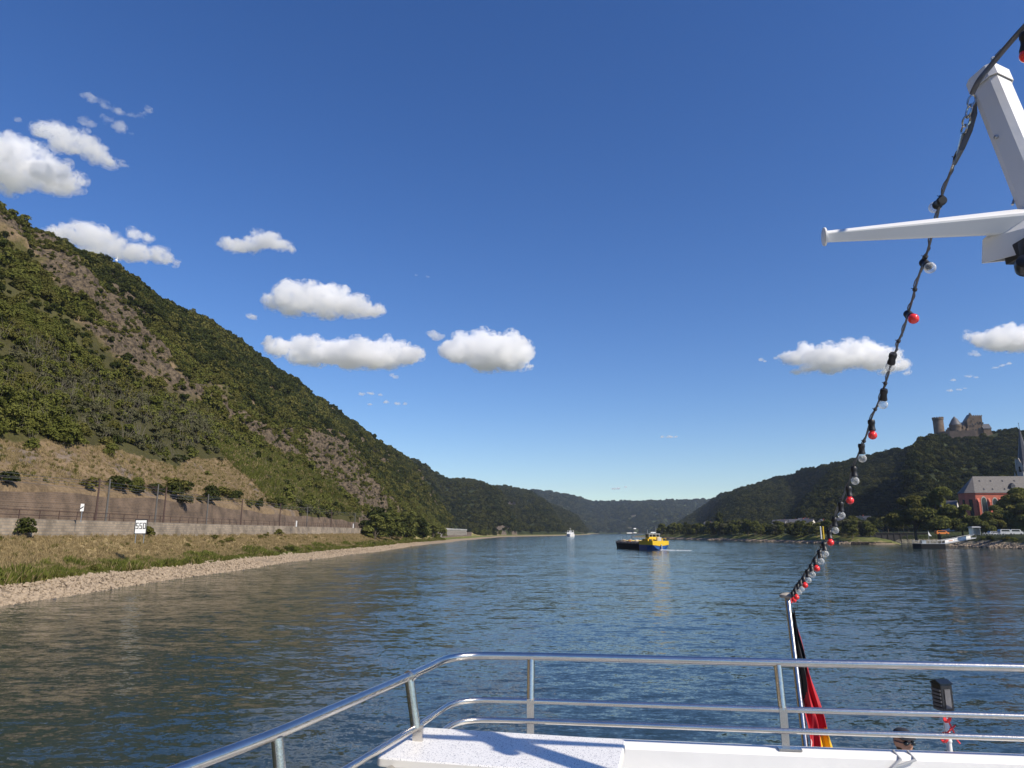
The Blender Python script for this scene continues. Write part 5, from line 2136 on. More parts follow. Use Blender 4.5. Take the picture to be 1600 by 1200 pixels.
boat = thing('excursion_boat', 'white upper deck end of the excursion boat carrying the railing', 'boat', (0.8, 2.5, 2.4))
oute = round_path(offset_path(LEFT, -0.03), 0.42, 10)
mide = round_path(offset_path(LEFT, 0.075), 0.42, 10)
inn = round_path(offset_path(LEFT, 0.095), 0.42, 10)
ledge = round_path(offset_path(LEFT, 0.16), 0.42, 10)
m = MB()
ring = []
for p, q, r2, l in zip(oute, mide, inn, ledge):
    ring.append([(p.x, p.y, Z - 1.68), (p.x, p.y, Z - 0.985), (p.x + (q.x - p.x) * .15, p.y + (q.y - p.y) * .15, Z - 0.967), (q.x, q.y, Z - 0.967), (r2.x, r2.y, Z - 0.982), (r2.x, r2.y, Z - 1.115), (l.x, l.y, Z - 1.125), (l.x, l.y, Z - 1.62)])
vs = [v for rr in ring for v in rr]
k8 = 8
fs = [(i * k8 + j, i * k8 + j + 1, (i + 1) * k8 + j + 1, (i + 1) * k8 + j) for i in range(len(ring) - 1) for j in range(k8 - 1)]
m._add(vs, fs, 0, True)
bw = m.build('bulwark', 'white_paint', boat)
m = MB()
poly = [(p.x, p.y, Z - 1.62) for p in inn] + [(3.6, -1.4, Z - 1.62), (-1.9, -1.4, Z - 1.62)]
m.prism(poly, (0, 0, -0.05))
m.build('upper_deck', 'deck_grey', boat)
# the lower deck and hull behind
lo = [(-1.35, -1.5), (-1.15, 1.6), (-0.75, 4.0), (0.1, 6.6), (0.9, 7.6), (2.0, 8.3), (3.6, 7.6), (5.0, 7.4), (6.4, 6.0), (6.6, 3.5), (6.6, -1.5)]
m = MB()
m.prism([(x, y, 2.36) for x, y in lo], (0, 0, 0.1))
m.build('lower_deck', 'deck_grey', boat)
m = MB()
lop = round_path([(x, y, 0) for x, y in lo], 0.4, 4)
ring = []
cxy = Vector((1.9, 2.0, 0))
for p in lop:
    d = (p - cxy) * 0.03
    ring.append([(p.x - d.x * 4, p.y - d.y * 4, -0.7), (p.x, p.y, 0.5), (p.x + d.x, p.y + d.y, 2.4), (p.x + d.x, p.y + d.y, 3.1), (p.x - d.x * 0.2, p.y - d.y * 0.2, 3.1), (p.x - d.x * 0.3, p.y - d.y * 0.3, 2.46)])
vs = [v for rr in ring for v in rr]
fs = [(i * 6 + j, i * 6 + j + 1, (i + 1) * 6 + j + 1, (i + 1) * 6 + j) for i in range(len(ring) - 1) for j in range(5)]
m._add(vs, fs, 0, True)
m.build('hull', 'white_paint', boat)
m = MB()
m.box((1.6, 1.0, 3.35), (4.6, 4.4, 1.8), Matrix.Rotation(R_(-7.9), 3, 'Z'))
m.build('saloon', 'white_paint', boat)

# grey cord lying over the bulwark
m = MB()
c0 = at_z(1411, 1179, Z - 1.0)


def on_bw(px, py, dz=0.0):
    """on the inner face of the aft bulwark"""
    r_ = ray(px, py)
    a_, b_ = Vector((1.253, 3.547, 0)) - Vector((0.137, 0.99, 0)) * 0.105, Vector((0.99, -0.137, 0))
    nrm = Vector((0.137, 0.99, 0))
    t = (a_ - Vector((0, 0, 0))).dot(nrm) / r_.dot(nrm)
    return EYE + r_ * t


ce = [Vector((q_.x, q_.y, Z - 0.978)) for q_ in (on_bw(1408, 1181), on_bw(1431, 1182))]
m.tube([ce[0] + AFT * 0.09 + Vector((0, 0, 0.016)), ce[0] + AFT * 0.006 + Vector((0, 0, 0.004)), on_bw(1395, 1199), on_bw(1383, 1222)], 0.0055, 6)
m.tube([ce[1] + AFT * 0.09 + Vector((0, 0, 0.016)), ce[1] + AFT * 0.006 + Vector((0, 0, 0.004)), on_bw(1399, 1198), on_bw(1385, 1222)], 0.0055, 6)
tag(m.build('mooring_cord', 'grey_paint'), 'thin grey cord forked over the inner face of the white bulwark', 'cord')

# ------------------------------------------------------------------ table
TZ = Z - 0.85
tc_ = [at_z(650, 1135.5, TZ), at_z(978, 1155.5, TZ), at_z(587, 1183, TZ)]
br_ = tc_[1] + (tc_[2] - tc_[0]) * 1.02
poly = round_path([tc_[2] * 0.5 + br_ * 0.5, br_, tc_[1], tc_[0], tc_[2], tc_[2] * 0.5 + br_ * 0.5], 0.025, 5)
cen = sum(tc_[:3], Vector()) / 3
cen = (tc_[2] + tc_[1]) / 2
tb = thing('deck_table', 'white speckled table top on steel legs before the aft railing', 'table', (cen.x, cen.y, Z - 1.62))
m = MB()
n = len(poly) - 1
top_o = [(p.x, p.y, TZ - 0.006) for p in poly[:-1]]
top_i = [tuple(cen + (p - cen) * 0.988 + Vector((0, 0, 0)))[:2] + (TZ,) for p in poly[:-1]]
bot = [(p.x, p.y, TZ - 0.030) for p in poly[:-1]]
bot_i = [tuple(cen + (p - cen) * 0.988)[:2] + (TZ - 0.034,) for p in poly[:-1]]
vs = top_i + top_o + bot + bot_i
fs = [tuple(range(n)), tuple(range(3 * n, 4 * n))[::-1]]
for a in range(3):
    fs += [(a * n + k, a * n + (k + 1) % n, (a + 1) * n + (k + 1) % n, (a + 1) * n + k) for k in range(n)]
m._add(vs, fs)
m.m = [0, 1] + [0] * n + [1] * n + [1] * n
m.build('table_top', ['speckled_top', 'plaster'], tb)
m = MB()
for s1, s2 in ((-1, -1), (1, -1), (1, 1), (-1, 1)):
    p = cen + RIGHT * (0.30 * s1) + AFT * (0.14 * s2)
    m = MB()
    m.tube([(p.x, p.y, TZ - 0.03), (p.x + RIGHT.x * 0.06 * s1, p.y + RIGHT.y * 0.06 * s1, Z - 1.62)], 0.017, 8)
    m.build('leg', 'steel', tb)
m = MB()
M_ = Matrix.Rotation(math.atan2(RIGHT.y, RIGHT.x), 3, 'Z')
for s2 in (-1, 1):
    m.box(cen + AFT * (0.14 * s2) + Vector((0, 0, -0.048)), (0.72, 0.03, 0.026), M_)
m.build('under_frame', 'white_paint', tb)

# ------------------------------------------------------------------ mast with yard
J = Vector((1.613, 1.999, Z + 0.943))
T = Vector((1.6388, 2.1623, Z + 1.4823))
ax = (T - J).normalized()
TOP = T + ax * 0.055
BOT = J - ax * 2.7
mast = thing('signal_mast', 'white folded steel mast with a cross yard above the upper deck', 'mast', BOT)
# chamfered box section
a1 = RIGHT - ax * RIGHT.dot(ax)
a1.normalize()
a2 = ax.cross(a1).normalized()
sec = [(-0.052, -0.062), (0.040, -0.062), (0.062, -0.036), (0.062, 0.036), (0.040, 0.062), (-0.052, 0.062), (-0.068, 0.036), (-0.068, -0.036)]
tw_ = R_(29)
sec = [(0.64 * (x * math.cos(tw_) - y * math.sin(tw_)), 0.64 * (x * math.sin(tw_) + y * math.cos(tw_))) for x, y in sec]


def ms_pt(c, s, k=1.0):
    return c + a1 * s[0] * k + a2 * s[1] * k


m = MB()
m.prism([ms_pt(BOT, s, 1.12) for s in sec], (TOP - BOT) * 0.9985)
m.build('mast_post', 'white_paint', mast)
m = MB()
cap = TOP - ax * 0.02
m.prism([ms_pt(cap, s, 1.28) for s in sec], ax * 0.018)
for k in range(len(sec)):
    s0, s1 = sec[k], sec[(k + 1) % len(sec)]
    if k in (0, 1, 5, 6, 7):
        m.prism([ms_pt(cap, s0, 1.28), ms_pt(cap, s1, 1.28), ms_pt(cap, s1, 1.22), ms_pt(cap, s0, 1.22)], ax * -0.035)
m.build('mast_cap', 'white_paint', mast)
m = MB()
for k in range(10):
    pass
ring_c = TOP + ax * 0.02 - a1 * 0.01
m.tube([ring_c + a1 * 0.017 * math.cos(t) + ax * 0.017 * math.sin(t) for t in np.linspace(0, 6.283, 15)], 0.0045, 6)
m.build('eye_ring', 'steel', mast)
YE = at_y(1288, 370, 2.10)
YS = J - ax * 0.02
yv = (YS - YE).normalized()
m = MB()
up_ = (Vector((0, 0, 1)) - yv * yv.z).normalized()
sd2 = yv.cross(up_).normalized()
prof_y = []
YROT = R_(-33) if sd2.y < 0 else R_(33)
for (f_, hw_, hh_) in ((0.0, 0.016, 0.016), (1.0, 0.036, 0.036)):
    c = YE + (YS - YE) * f_
    ya, yb = sd2 * math.cos(YROT) + up_ * math.sin(YROT), up_ * math.cos(YROT) - sd2 * math.sin(YROT)
    prof_y.append([c + ya * hw_ * x_ + yb * hh_ * y_ for x_, y_ in ((1, -0.72), (1, 0.72), (0.9, 0.92), (0.72, 1), (-0.72, 1), (-1, 0.72), (-1, -0.72), (-0.72, -1), (0.72, -1), (0.9, -0.92))])
vs = prof_y[0] + prof_y[1]
ny_ = len(prof_y[0])
fs = [(k, (k + 1) % ny_, ny_ + (k + 1) % ny_, ny_ + k) for k in range(ny_)] + [tuple(range(ny_))[::-1], tuple(range(ny_, 2 * ny_))]
m._add(vs, fs, 0, False)
yd = m.build('yard', 'white_paint', mast)
m = MB()
m.lathe([(0.022, -0.004), (0.029, -0.002), (0.029, 0.003), (0.018, 0.006), (0.0155, 0.02)], YE, yv, 20)
m.build('end_flange', 'white_paint', yd)
# right half of the yard, hidden from here by the frame edge
m = MB()
YR = YS + Vector((yv.x, yv.y, -yv.z)) * 0.62
m.tube([YS, YR], [0.036, 0.018], 14)
m.build('yard', 'white_paint', mast)
# lamp bracket: a hollow box under the yard
bc = at_y(1590, 383, 1.98)
m = MB()
A, B_, C_, D_ = at_y(1535, 411, 2.05), at_y(1536, 374, 2.05), at_y(1559, 352, 2.04), at_y(1640, 345, 2.0)
E_ = at_y(1640, 400, 2.0)
A2 = at_y(1582, 377.5, 1.86)
side = [A, B_, C_, D_, E_]
bk = Vector((0.03, 0.17, 0.0))
th = 0.006
Cx = Vector((0.10, -0.17, -0.012))
# top sheet, left cheek, back sheet
m.prism([B_, C_, C_ + Cx, B_ + Cx], Vector((0, 0, -0.005)))
m.prism([A, B_, B_ + Cx, A + Cx], Vector((0.005, 0, 0)))
m.prism([C_, D_, D_ + Cx, C_ + Cx], Vector((0, 0, -0.005)))
m.prism([A, B_, C_, D_, E_], Vector((0.001, 0.005, 0)))
m.build('lamp_housing', 'white_paint', mast)
m = MB()
m.box(at_y(1600, 392, 1.97), (0.05, 0.10, 0.05), None, 0, 0.004)
m.build('lamp_fitting', 'black_plastic', mast)
m = MB()
lc = at_y(1603, 413, 1.93)
m.lathe([(0.010, -0.026), (0.024, -0.018), (0.029, 0.0), (0.027, 0.024), (0.016, 0.036)], lc, (0.5, 0.8, -0.3), 18)
m.box(lc + Vector((0.01, 0, 0.042)), (0.03, 0.03, 0.06), None, 0, 0.005)
m.build('stern_lamp', 'black_plastic', mast)
# shackle and stay above the yard
m = MB()
s0 = at_y(1588, 297, 2.06)
m.tube([s0 + Vector((0.010 * math.cos(t), 0, 0.013 * math.sin(t))) for t in np.linspace(0, 6.283, 13)], 0.003, 6)
m.tube([s0 + Vector((-0.001, 0, -0.010)), at_y(1582, 320, 2.05)], 0.004, 6).tube([s0 + Vector((0.003, 0, -0.010)), at_y(1595, 317, 2.05)], 0.004, 6)
m.build('shackle', 'dull_steel', mast)
m = MB()
b0_ = at_y(1556, 214, 2.09)
m.ball(b0_, 0.007, 8).tube([b0_, b0_ + Vector((0.03, 0.0, 0.0))], 0.004, 6)
m.build('bolt', 'dull_steel', mast)

# ------------------------------------------------------------------ flagstaff and flag
FT = at_y(1230.5, 934, 6.65)
FB = at_y(1258.5, 1167, 6.15)
fd = (FT - FB).normalized()
FOOT = FB - fd * ((FB.z - 2.46) / fd.z)
fs_ = thing('flagstaff', 'slanting stainless flagstaff with a flat white knob beyond the railing', 'flagstaff', FOOT)
m = MB()
m.tube([FOOT, FT], 0.025, 14)
m.build('staff', 'steel', fs_)
m = MB()
m.lathe([(0.012, -0.005), (0.058, 0.0), (0.070, 0.012), (0.066, 0.026), (0.040, 0.040), (0.001, 0.046)], FT, (0, 0, 1), 20)
m.build('knob', 'pale_stone', fs_)
m = MB()
hp = [FB + fd * s + Vector((0.035 + 0.012 * math.sin(s * 40), -0.02, 0)) for s in np.linspace(-0.35, 0.16, 14)]
m.tube(hp, 0.004, 5)
m.build('halyard', 'sign_white', fs_)

fl = MB()
nu_, nv_ = 60, 26
ptsf = {}
L0 = FT - fd * 0.12
LEN = (FT - FB).length + 0.05
for i in range(nu_ + 1):
    s = i / nu_
    base = L0 - fd * (s * (LEN + 0.22))
    wdt = 0.02 + 0.27 * s ** 1.15
    for j in range(nv_ + 1):
        a = j / nv_
        fold = 0.5 + 0.5 * s
        dy = 0.035 * fold * math.sin(a * 13 + 1.2 * math.sin(s * 7)) + 0.015 * math.sin(a * 29 + s * 16) * s
        drop = -0.16 * a * s - 0.02 * math.sin(a * 9 + s * 3)
        p = base + Vector((0.022 + a * wdt + 0.006 * math.sin(s * 21 + a * 4), -0.02 + dy, drop))
        ptsf[i, j] = len(fl.v)
        fl.v.append(tuple(p))
for i in range(nu_):
    s = (i + 0.5) / nu_
    for j in range(nv_):
        a = (j + 0.5) / nv_
        blk = 0.93 - max(0, s - 0.20) * 2.6
        gold = 0.48 + max(0, 0.655 - s) * 6.0 if s > 0.55 else 9
        fl.f.append((ptsf[i, j], ptsf[i, j + 1], ptsf[i + 1, j + 1], ptsf[i + 1, j]))
        fl.m.append(0 if a < blk else (2 if a > gold else 1))
        fl.s.append(True)
fo = fl.build('flag', ['flag_black', 'flag_red', 'flag_gold'])
tag(fo, 'furled black red and gold flag hanging along the flagstaff', 'flag')
sm_ = fo.modifiers.new('thickness', 'SOLIDIFY')
sm_.thickness = 0.002

# ------------------------------------------------------------------ festoon lights
M0 = at_y(1521, 168, 2.19)
F0 = FT + Vector((0.03, -0.03, -0.02))
pn = Vector((-(F0.y - M0.y), F0.x - M0.x, 0)).normalized()


def on_string(px, py):
    r_ = ray(px, py)
    t = (M0 - EYE).dot(pn) / r_.dot(pn)
    return EYE + r_ * t


fest = thing('festoon_lights', 'festoon cable of red and clear bulbs hanging from mast to flagstaff', 'festoon lights', M0)
cpx = [(1509, 208), (1497, 240), (1483, 275), (1471, 308), (1464, 340), (1457, 365), (1450, 390), (1443, 410), (1433, 440), (1425, 470), (1419, 490), (1412, 515), (1404, 533), (1400, 548), (1394, 560), (1388, 585), (1380, 608), (1372, 630),
       (1361, 655), (1352, 685), (1343, 705), (1332, 735), (1324, 760), (1313, 785), (1303, 811), (1296, 829), (1287, 848), (1278, 864), (1268, 880), (1258, 896), (1247, 911), (1238, 924), (1232, 931)]
cpath = [on_string(*q) for q in cpx]
fine = []
for i in range(len(cpath) - 1):
    p0, p1, p2, p3 = cpath[max(i - 1, 0)], cpath[i], cpath[i + 1], cpath[min(i + 2, len(cpath) - 1)]
    for k in range(5):
        t = k / 5
        fine.append(0.5 * ((2 * p1) + (p2 - p0) * t + (2 * p0 - 5 * p1 + 4 * p2 - p3) * t * t + (3 * p1 - p0 - 3 * p2 + p3) * t ** 3))
fine.append(cpath[-1])
m = MB()
m.tube(fine, 0.0050, 8)
m.tube([p + Vector((0.008 * math.sin(i * 0.9), 0.008 * math.cos(i * 0.9), 0.004)) for i, p in enumerate(fine)], 0.0026, 5)
m.build('cable', 'cable', fest)
m = MB()
for i in range(6, len(fine) - 2, 9):
    d = (fine[i + 1] - fine[i]).normalized()
    m.lathe([(0.0095, -0.005), (0.0095, 0.005)], fine[i], d, 8)
    m.tube([fine[i], fine[i] + Vector((-0.016, 0, 0.006))], 0.0018, 4)
m.build('cable_tie', 'black_rubber', fest)
bulbs = [((1471, 314), (1459, 325.5), 0), ((1444, 411), (1458.5, 423), 0), ((1419, 491), (1438, 507), 1), ((1395, 556), (1391.5, 571), 0), ((1381, 612), (1380, 628), 0), ((1361.5, 660), (1363, 676), 1),
         ((1346, 697), (1347, 711), 0), ((1334, 733), (1335.5, 746), 0), ((1326, 764), (1327.5, 777), 1), ((1313.5, 788), (1314.5, 799.5), 0), ((1303.5, 812), (1304.5, 822), 0), ((1295.5, 832), (1297, 842.5), 1),
         ((1287.5, 851), (1289, 860), 0), ((1280.5, 863), (1282, 871.5), 0), ((1273.5, 876), (1275.5, 885), 1), ((1267.5, 885), (1269, 893), 0), ((1261.5, 893), (1262.5, 901), 0), ((1255.5, 904), (1257.5, 912.5), 1),
         ((1250.5, 909.5), (1252, 917), 0), ((1246.5, 915), (1248, 922), 0), ((1242.5, 922.5), (1244, 930), 1), ((1238.5, 927), (1240, 934.5), 1), ((1233, 929), (1234.5, 937), 1)]
for (a, b, red) in bulbs:
    pa, pb = on_string(*a), on_string(*b)
    if (pb - pa).length > 0.075:
        pb = pa + (pb - pa).normalized() * 0.062
    d = (pb - pa).normalized()
    pb = pa + d * 0.062
    m = MB()
    m.lathe([(0.015, -0.014), (0.018, -0.008), (0.018, 0.006), (0.0155, 0.010), (0.0155, 0.022), (0.0165, 0.032), (0.0185, 0.038), (0.0185, 0.044), (0.012, 0.045)], pa, d, 16)
    sk_ = m.build('socket', 'black_rubber', fest)
    m = MB()
    prof_b = [(0.012, 0.0), (0.013, 0.006)]
    for t in np.linspace(-0.95, 1.5708, 11):
        prof_b.append((max(0.0226 * math.cos(t), 0.0001), 0.0285 + 0.0226 * math.sin(t)))
    m.lathe(prof_b, pa + d * 0.040, d, 18)
    bl = m.build('bulb', 'bulb_red' if red else 'bulb_clear', sk_)
    bl['label'] = 'red bulb' if red else 'clear bulb'
# chain and wire terminal at the mast end
m = MB()
ch0 = at_y(1520, 150, 2.17)
chp_ = [ch0, at_y(1516, 165, 2.175), at_y(1512, 182, 2.18), at_y(1508, 196, 2.19), at_y(1505, 208, 2.2)]
for k in range(len(chp_) - 1):
    a, b = chp_[k], chp_[k + 1]
    d = (b - a)
    ln = d.length * 0.62
    d.normalize()
    sidev = d.cross(Vector((0.3, 1, 0.1))).normalized() if k % 2 == 0 else d.cross(Vector((1, 0.2, 0))).normalized()
    c = (a + b) / 2
    lp = [c + d * (ln * math.sin(t)) + sidev * (0.011 * math.cos(t)) for t in np.linspace(0, 6.283, 17)]
    m.tube(lp, 0.0034, 6)
m.tube([chp_[-1], on_string(1497, 240), on_string(1484, 272)], [0.007, 0.0065, 0.005], 8)
m.build('chain', 'steel', fest)
m = MB()
m.tube([at_y(1523, 160, 2.18), at_y(1522, 178, 2.19), at_y(1514, 205, 2.2), at_y(1503, 232, 2.21), on_string(1492, 256)], [0.006, 0.010, 0.011, 0.009, 0.006], 8)
m.build('plug_cable', 'cable', fest)

fest2 = thing('festoon_lights', 'second festoon cable rising from the mast head past the frame corner with a red bulb', 'festoon lights', TOP)
p_ = [at_y(1519, 146, 2.12), at_y(1528, 127, 2.08), at_y(1550, 100, 2.06), at_y(1575, 70, 2.0), at_y(1600, 42, 1.95), at_y(1680, -40, 1.8), at_y(1760, -110, 1.6)]
m = MB()
m.tube(round_path(p_, 0.03, 4), 0.0085, 8)
m.tube([at_y(1563, 80, 2.03), at_y(1585, 56, 1.97), at_y(1600, 40, 1.94), at_y(1680, -44, 1.79)], 0.0035, 6)
m.build('cable', 'cable', fest2)
m = MB()
m.tube([at_y(1553, 92, 2.06) + Vector((0.008 * math.cos(t), 0, 0.006 * math.sin(t))) for t in np.linspace(0, 6.283, 13)], 0.0028, 6).tube([at_y(1556, 88, 2.05), at_y(1566, 77, 2.03)], 0.0055, 6)
m.build('clamp', 'dull_steel', fest2)
m = MB()
pa = at_y(1603, 57, 1.94)
d = (at_y(1605, 82, 1.95) - pa).normalized()
m.lathe([(0.015, -0.014), (0.018, -0.008), (0.018, 0.006), (0.0155, 0.010), (0.0155, 0.022), (0.021, 0.040), (0.021, 0.046), (0.014, 0.047)], pa, d, 16)
sk_ = m.build('socket', 'black_rubber', fest2)
m = MB()
prof_b = [(0.012, 0.0), (0.013, 0.006)] + [(max(0.0226 * math.cos(t), 0.0001), 0.0285 + 0.0226 * math.sin(t)) for t in np.linspace(-0.95, 1.5708, 11)]
m.lathe(prof_b, pa + d * 0.030, d, 18)
bl = m.build('bulb', 'bulb_red', sk_)

# ------------------------------------------------------------------ black ribbed box on a white tube, tied to the railing
BX = at_y(1473, 1090, 3.62)
r = thing('rail_lantern', 'black ribbed box lamp on a white tube tied to the railing', 'lamp', (BX.x, BX.y, Z - 0.95))
Mb = Matrix.Rotation(R_(10), 3, 'Z')
m = MB()
m.box(BX + Vector((0, 0, 0.004)), (0.062, 0.062, 0.117), Mb, 0, 0.004)
bxb = m.build('casing', 'black_plastic', r)
m = MB()
for k in range(6):
    m.box(BX + Mb @ Vector((-0.031, 0, -0.046 + 0.0165 * k)), (0.008, 0.056, 0.009), Mb)
m.build('rib', 'cable', bxb)
m = MB()
m.box(BX + Mb @ Vector((0.0, -0.032, 0)), (0.030, 0.006, 0.085), Mb)
m.build('side_plate', 'cable', bxb)
m = MB()
m.prism([BX + Mb @ Vector((x_, y_, 0.0625)) for x_, y_ in ((-0.034, -0.034), (0.034, -0.034), (0.034, 0.034), (-0.034, 0.034))], Vector((0, 0, 0.006)))
m.prism([BX + Mb @ Vector((-0.034, y_, z_)) for y_, z_ in ((-0.034, 0.0687), (0.034, 0.0687), (0.0, 0.084))], Mb @ Vector((0.068, 0, 0)))
m.build('solar_cell', 'glass_dark', bxb)
m = MB()
m.tube([BX + Vector((0.002, 0, -0.06)), BX + Vector((0.004, 0, -0.25))], 0.0125, 14)
m.lathe([(0.014, -0.002), (0.016, 0.002), (0.014, 0.012)], BX + Vector((0.0035, 0, -0.195)), (0, 0, 1), 14)
m.build('tube', 'white_paint', r)
m = MB()


def near_rail(px, py, dy=0.0):
    return at_y(px, py, 3.47 + dy)


for (qx, qy, rr) in ((1480, 1121, 0.020), (1476, 1152, 0.020)):
    c = near_rail(qx, qy)
    for k in range(3):
        m.tube([c + Vector((0.004 * k - 0.004, 0, 0)) + Vector((0.006 * math.sin(t), rr * math.cos(t), rr * math.sin(t))) for t in np.linspace(0, 6.283, 13)], 0.0035, 6)
m.tube([near_rail(1480, 1124), near_rail(1484, 1131, -0.01), near_rail(1490, 1143, -0.012), near_rail(1496, 1157, -0.01), near_rail(1500, 1162, -0.01)], 0.0035, 6)
m.tube([near_rail(1476, 1150), near_rail(1482, 1143, -0.014), near_rail(1488, 1138, -0.018), near_rail(1492, 1134, -0.018), near_rail(1488, 1137, -0.022), near_rail(1484, 1140, -0.02)], 0.004, 6)
tag(m.build('red_cord', 'red_cord'), 'knotted red cord lashing the white tube to the railing', 'cord')

# ------------------------------------------------------------------ person on the lower deck
HD = at_y(1411, 1159.5, 7.5)  # middle of the head
face_dir = Vector((0.13, -0.99, 0.03)).normalized()
pr = thing('person', 'person in black cap and sunglasses with short beard standing on the lower deck', 'person', (HD.x, HD.y, 2.46))
fr_ = face_dir
rt = fr_.cross(Vector((0, 0, 1))).normalized()   # the person's right


def pp(right, fwd, z):
    return Vector((HD.x, HD.y, 0)) + rt * right + fr_ * fwd + Vector((0, 0, z))


ground_z = 2.46
hs = HD.z - ground_z      # height of the head's middle above the deck
k_ = hs / 1.66
jn = {'pelvis': (0, 0, 0.98, .15), 'waist': (0, 0.01, 1.12, .14), 'chest': (0, 0.0, 1.32, .165), 'neck0': (0, -0.01, 1.47, .085), 'neck1': (0, 0.01, 1.54, .062),
      'hipR': (0.1, 0, 0.92, .105), 'kneeR': (0.11, 0.03, 0.50, .07), 'ankR': (0.12, 0, 0.09, .048), 'toeR': (0.14, 0.17, 0.04, .04),
      'hipL': (-0.1, 0, 0.92, .105), 'kneeL': (-0.11, 0.03, 0.50, .07), 'ankL': (-0.12, 0, 0.09, .048), 'toeL': (-0.14, 0.17, 0.04, .04),
      'shR': (0.19, -0.01, 1.41, .075), 'elR': (0.25, -0.02, 1.13, .048), 'wrR': (0.24, 0.14, 0.92, .034), 'haR': (0.23, 0.19, 0.86, .036),
      'shL': (-0.19, -0.01, 1.41, .075), 'elL': (-0.25, -0.02, 1.13, .048), 'wrL': (-0.24, 0.14, 0.92, .034), 'haL': (-0.23, 0.19, 0.86, .036)}
ed = [('pelvis', 'waist'), ('waist', 'chest'), ('chest', 'neck0'), ('neck0', 'neck1'), ('pelvis', 'hipR'), ('hipR', 'kneeR'), ('kneeR', 'ankR'), ('ankR', 'toeR'), ('pelvis', 'hipL'), ('hipL', 'kneeL'), ('kneeL', 'ankL'),
      ('ankL', 'toeL'), ('chest', 'shR'), ('shR', 'elR'), ('elR', 'wrR'), ('wrR', 'haR'), ('chest', 'shL'), ('shL', 'elL'), ('elL', 'wrL'), ('wrL', 'haL')]
names = list(jn)
for sfx, sg in (('R', 1), ('L', -1)):
    for fi in range(5):
        b = jn['ha' + sfx]
        off = (-0.028 + 0.017 * fi) if fi < 4 else 0.034
        l_ = (0.036, 0.042, 0.040, 0.030, 0.03)[fi]
        n1, n2 = f'f{sfx}{fi}a', f'f{sfx}{fi}b'
        jn[n1] = (b[0] + sg * 0.004, b[1] + 0.02 + 0.2 * off, b[2] - 0.045 + (0.03 if fi == 4 else 0) + 0.3 * off, .0095)
        jn[n1] = (b[0] - sg * (0.004 if fi < 4 else 0.035), b[1] + off, b[2] - (0.05 if fi < 4 else 0.02), .0095)
        jn[n2] = (jn[n1][0] - sg * 0.014, jn[n1][1] + 0.008, jn[n1][2] - l_, .008)
        ed += [('ha' + sfx, n1), (n1, n2)]
names = list(jn)
me = bpy.data.meshes.new('body')
me.from_pydata([tuple(pp(jn[n_][0], jn[n_][1], ground_z + jn[n_][2] * k_)) for n_ in names], [(names.index(a), names.index(b)) for a, b in ed], [])
bo = bpy.data.objects.new('body', me)
COL.objects.link(bo)
md = bo.modifiers.new('skin', 'SKIN')
for i, n_ in enumerate(names):
    me.skin_vertices[0].data[i].radius = (jn[n_][3] * k_, jn[n_][3] * k_)
me.skin_vertices[0].data[0].use_root = True
bo.modifiers.new('sub', 'SUBSURF').levels = 2
bo.modifiers['sub'].render_levels = 2
dg_ = bpy.context.evaluated_depsgraph_get()
ev = bo.evaluated_get(dg_)
body_me = bpy.data.meshes.new_from_object(ev)
bpy.data.objects.remove(bo)
body_me.materials.clear()
body_me.materials.append(MATS['cloth_dark'])
body_me.materials.append(MATS['skin'])
zs_ = ground_z
for p in body_me.polygons:
    p.use_smooth = True
    z_ = p.center.z - ground_z
    d2 = (Vector((p.center.x, p.center.y, 0)) - Vector((HD.x, HD.y, 0)))
    if z_ > 1.49 * k_ or (z_ < 1.02 * k_ and abs(d2.dot(rt)) > 0.17 * k_ and z_ > 0.7 * k_):
        p.material_index = 1
body = bpy.data.objects.new('body', body_me)
COL.objects.link(body)
body.parent = pr
body.location = -pr.location
# head: one mesh with nose, brow, jaw and ears
hm = MB()
nh, nv2 = 26, 20
hv = []
for i in range(nv2 + 1):
    th_ = math.pi * i / nv2
    for j in range(nh):
        ph = 2 * math.pi * j / nh
        x = math.sin(th_) * math.cos(ph)   # forward
        y = math.sin(th_) * math.sin(ph)   # right
        z = -math.cos(th_)
        X, Yy, Zz = x * 0.098, y * 0.077, z * 0.122
        if z < -0.2:
            X *= 1 - 0.25 * (-z - 0.2) if x < 0 else 1
            Yy *= 1 - 0.28 * (-z - 0.2)
            if x < -0.2:
                X *= 0.8
        nose = math.exp(-((y / 0.16) ** 2) - ((z + 0.12) / 0.16) ** 2) * (x > 0.5)
        X += 0.026 * nose
        X += 0.006 * math.exp(-((z - 0.2) / 0.1) ** 2) * (x > 0.4)
        X -= 0.008 * math.exp(-((abs(y) - 0.35) / 0.16) ** 2 - ((z - 0.05) / 0.12) ** 2) * (x > 0.4)
        X += 0.007 * math.exp(-((y / 0.35) ** 2) - ((z + 0.48) / 0.09) ** 2) * (x > 0.5)
        X += 0.008 * math.exp(-((y / 0.3) ** 2) - ((z + 0.8) / 0.12) ** 2) * (x > 0.2)
        ear = math.exp(-((x + 0.05) / 0.13) ** 2 - ((z) / 0.2) ** 2)
        Yy += math.copysign(0.016 * ear, y) * (abs(y) > 0.6)
        hv.append(pp(Yy, X, HD.z + Zz))
hf = [(i * nh + j, i * nh + (j + 1) % nh, (i + 1) * nh + (j + 1) % nh, (i + 1) * nh + j) for i in range(nv2) for j in range(nh)]
hm._add(hv, hf, 0, True)
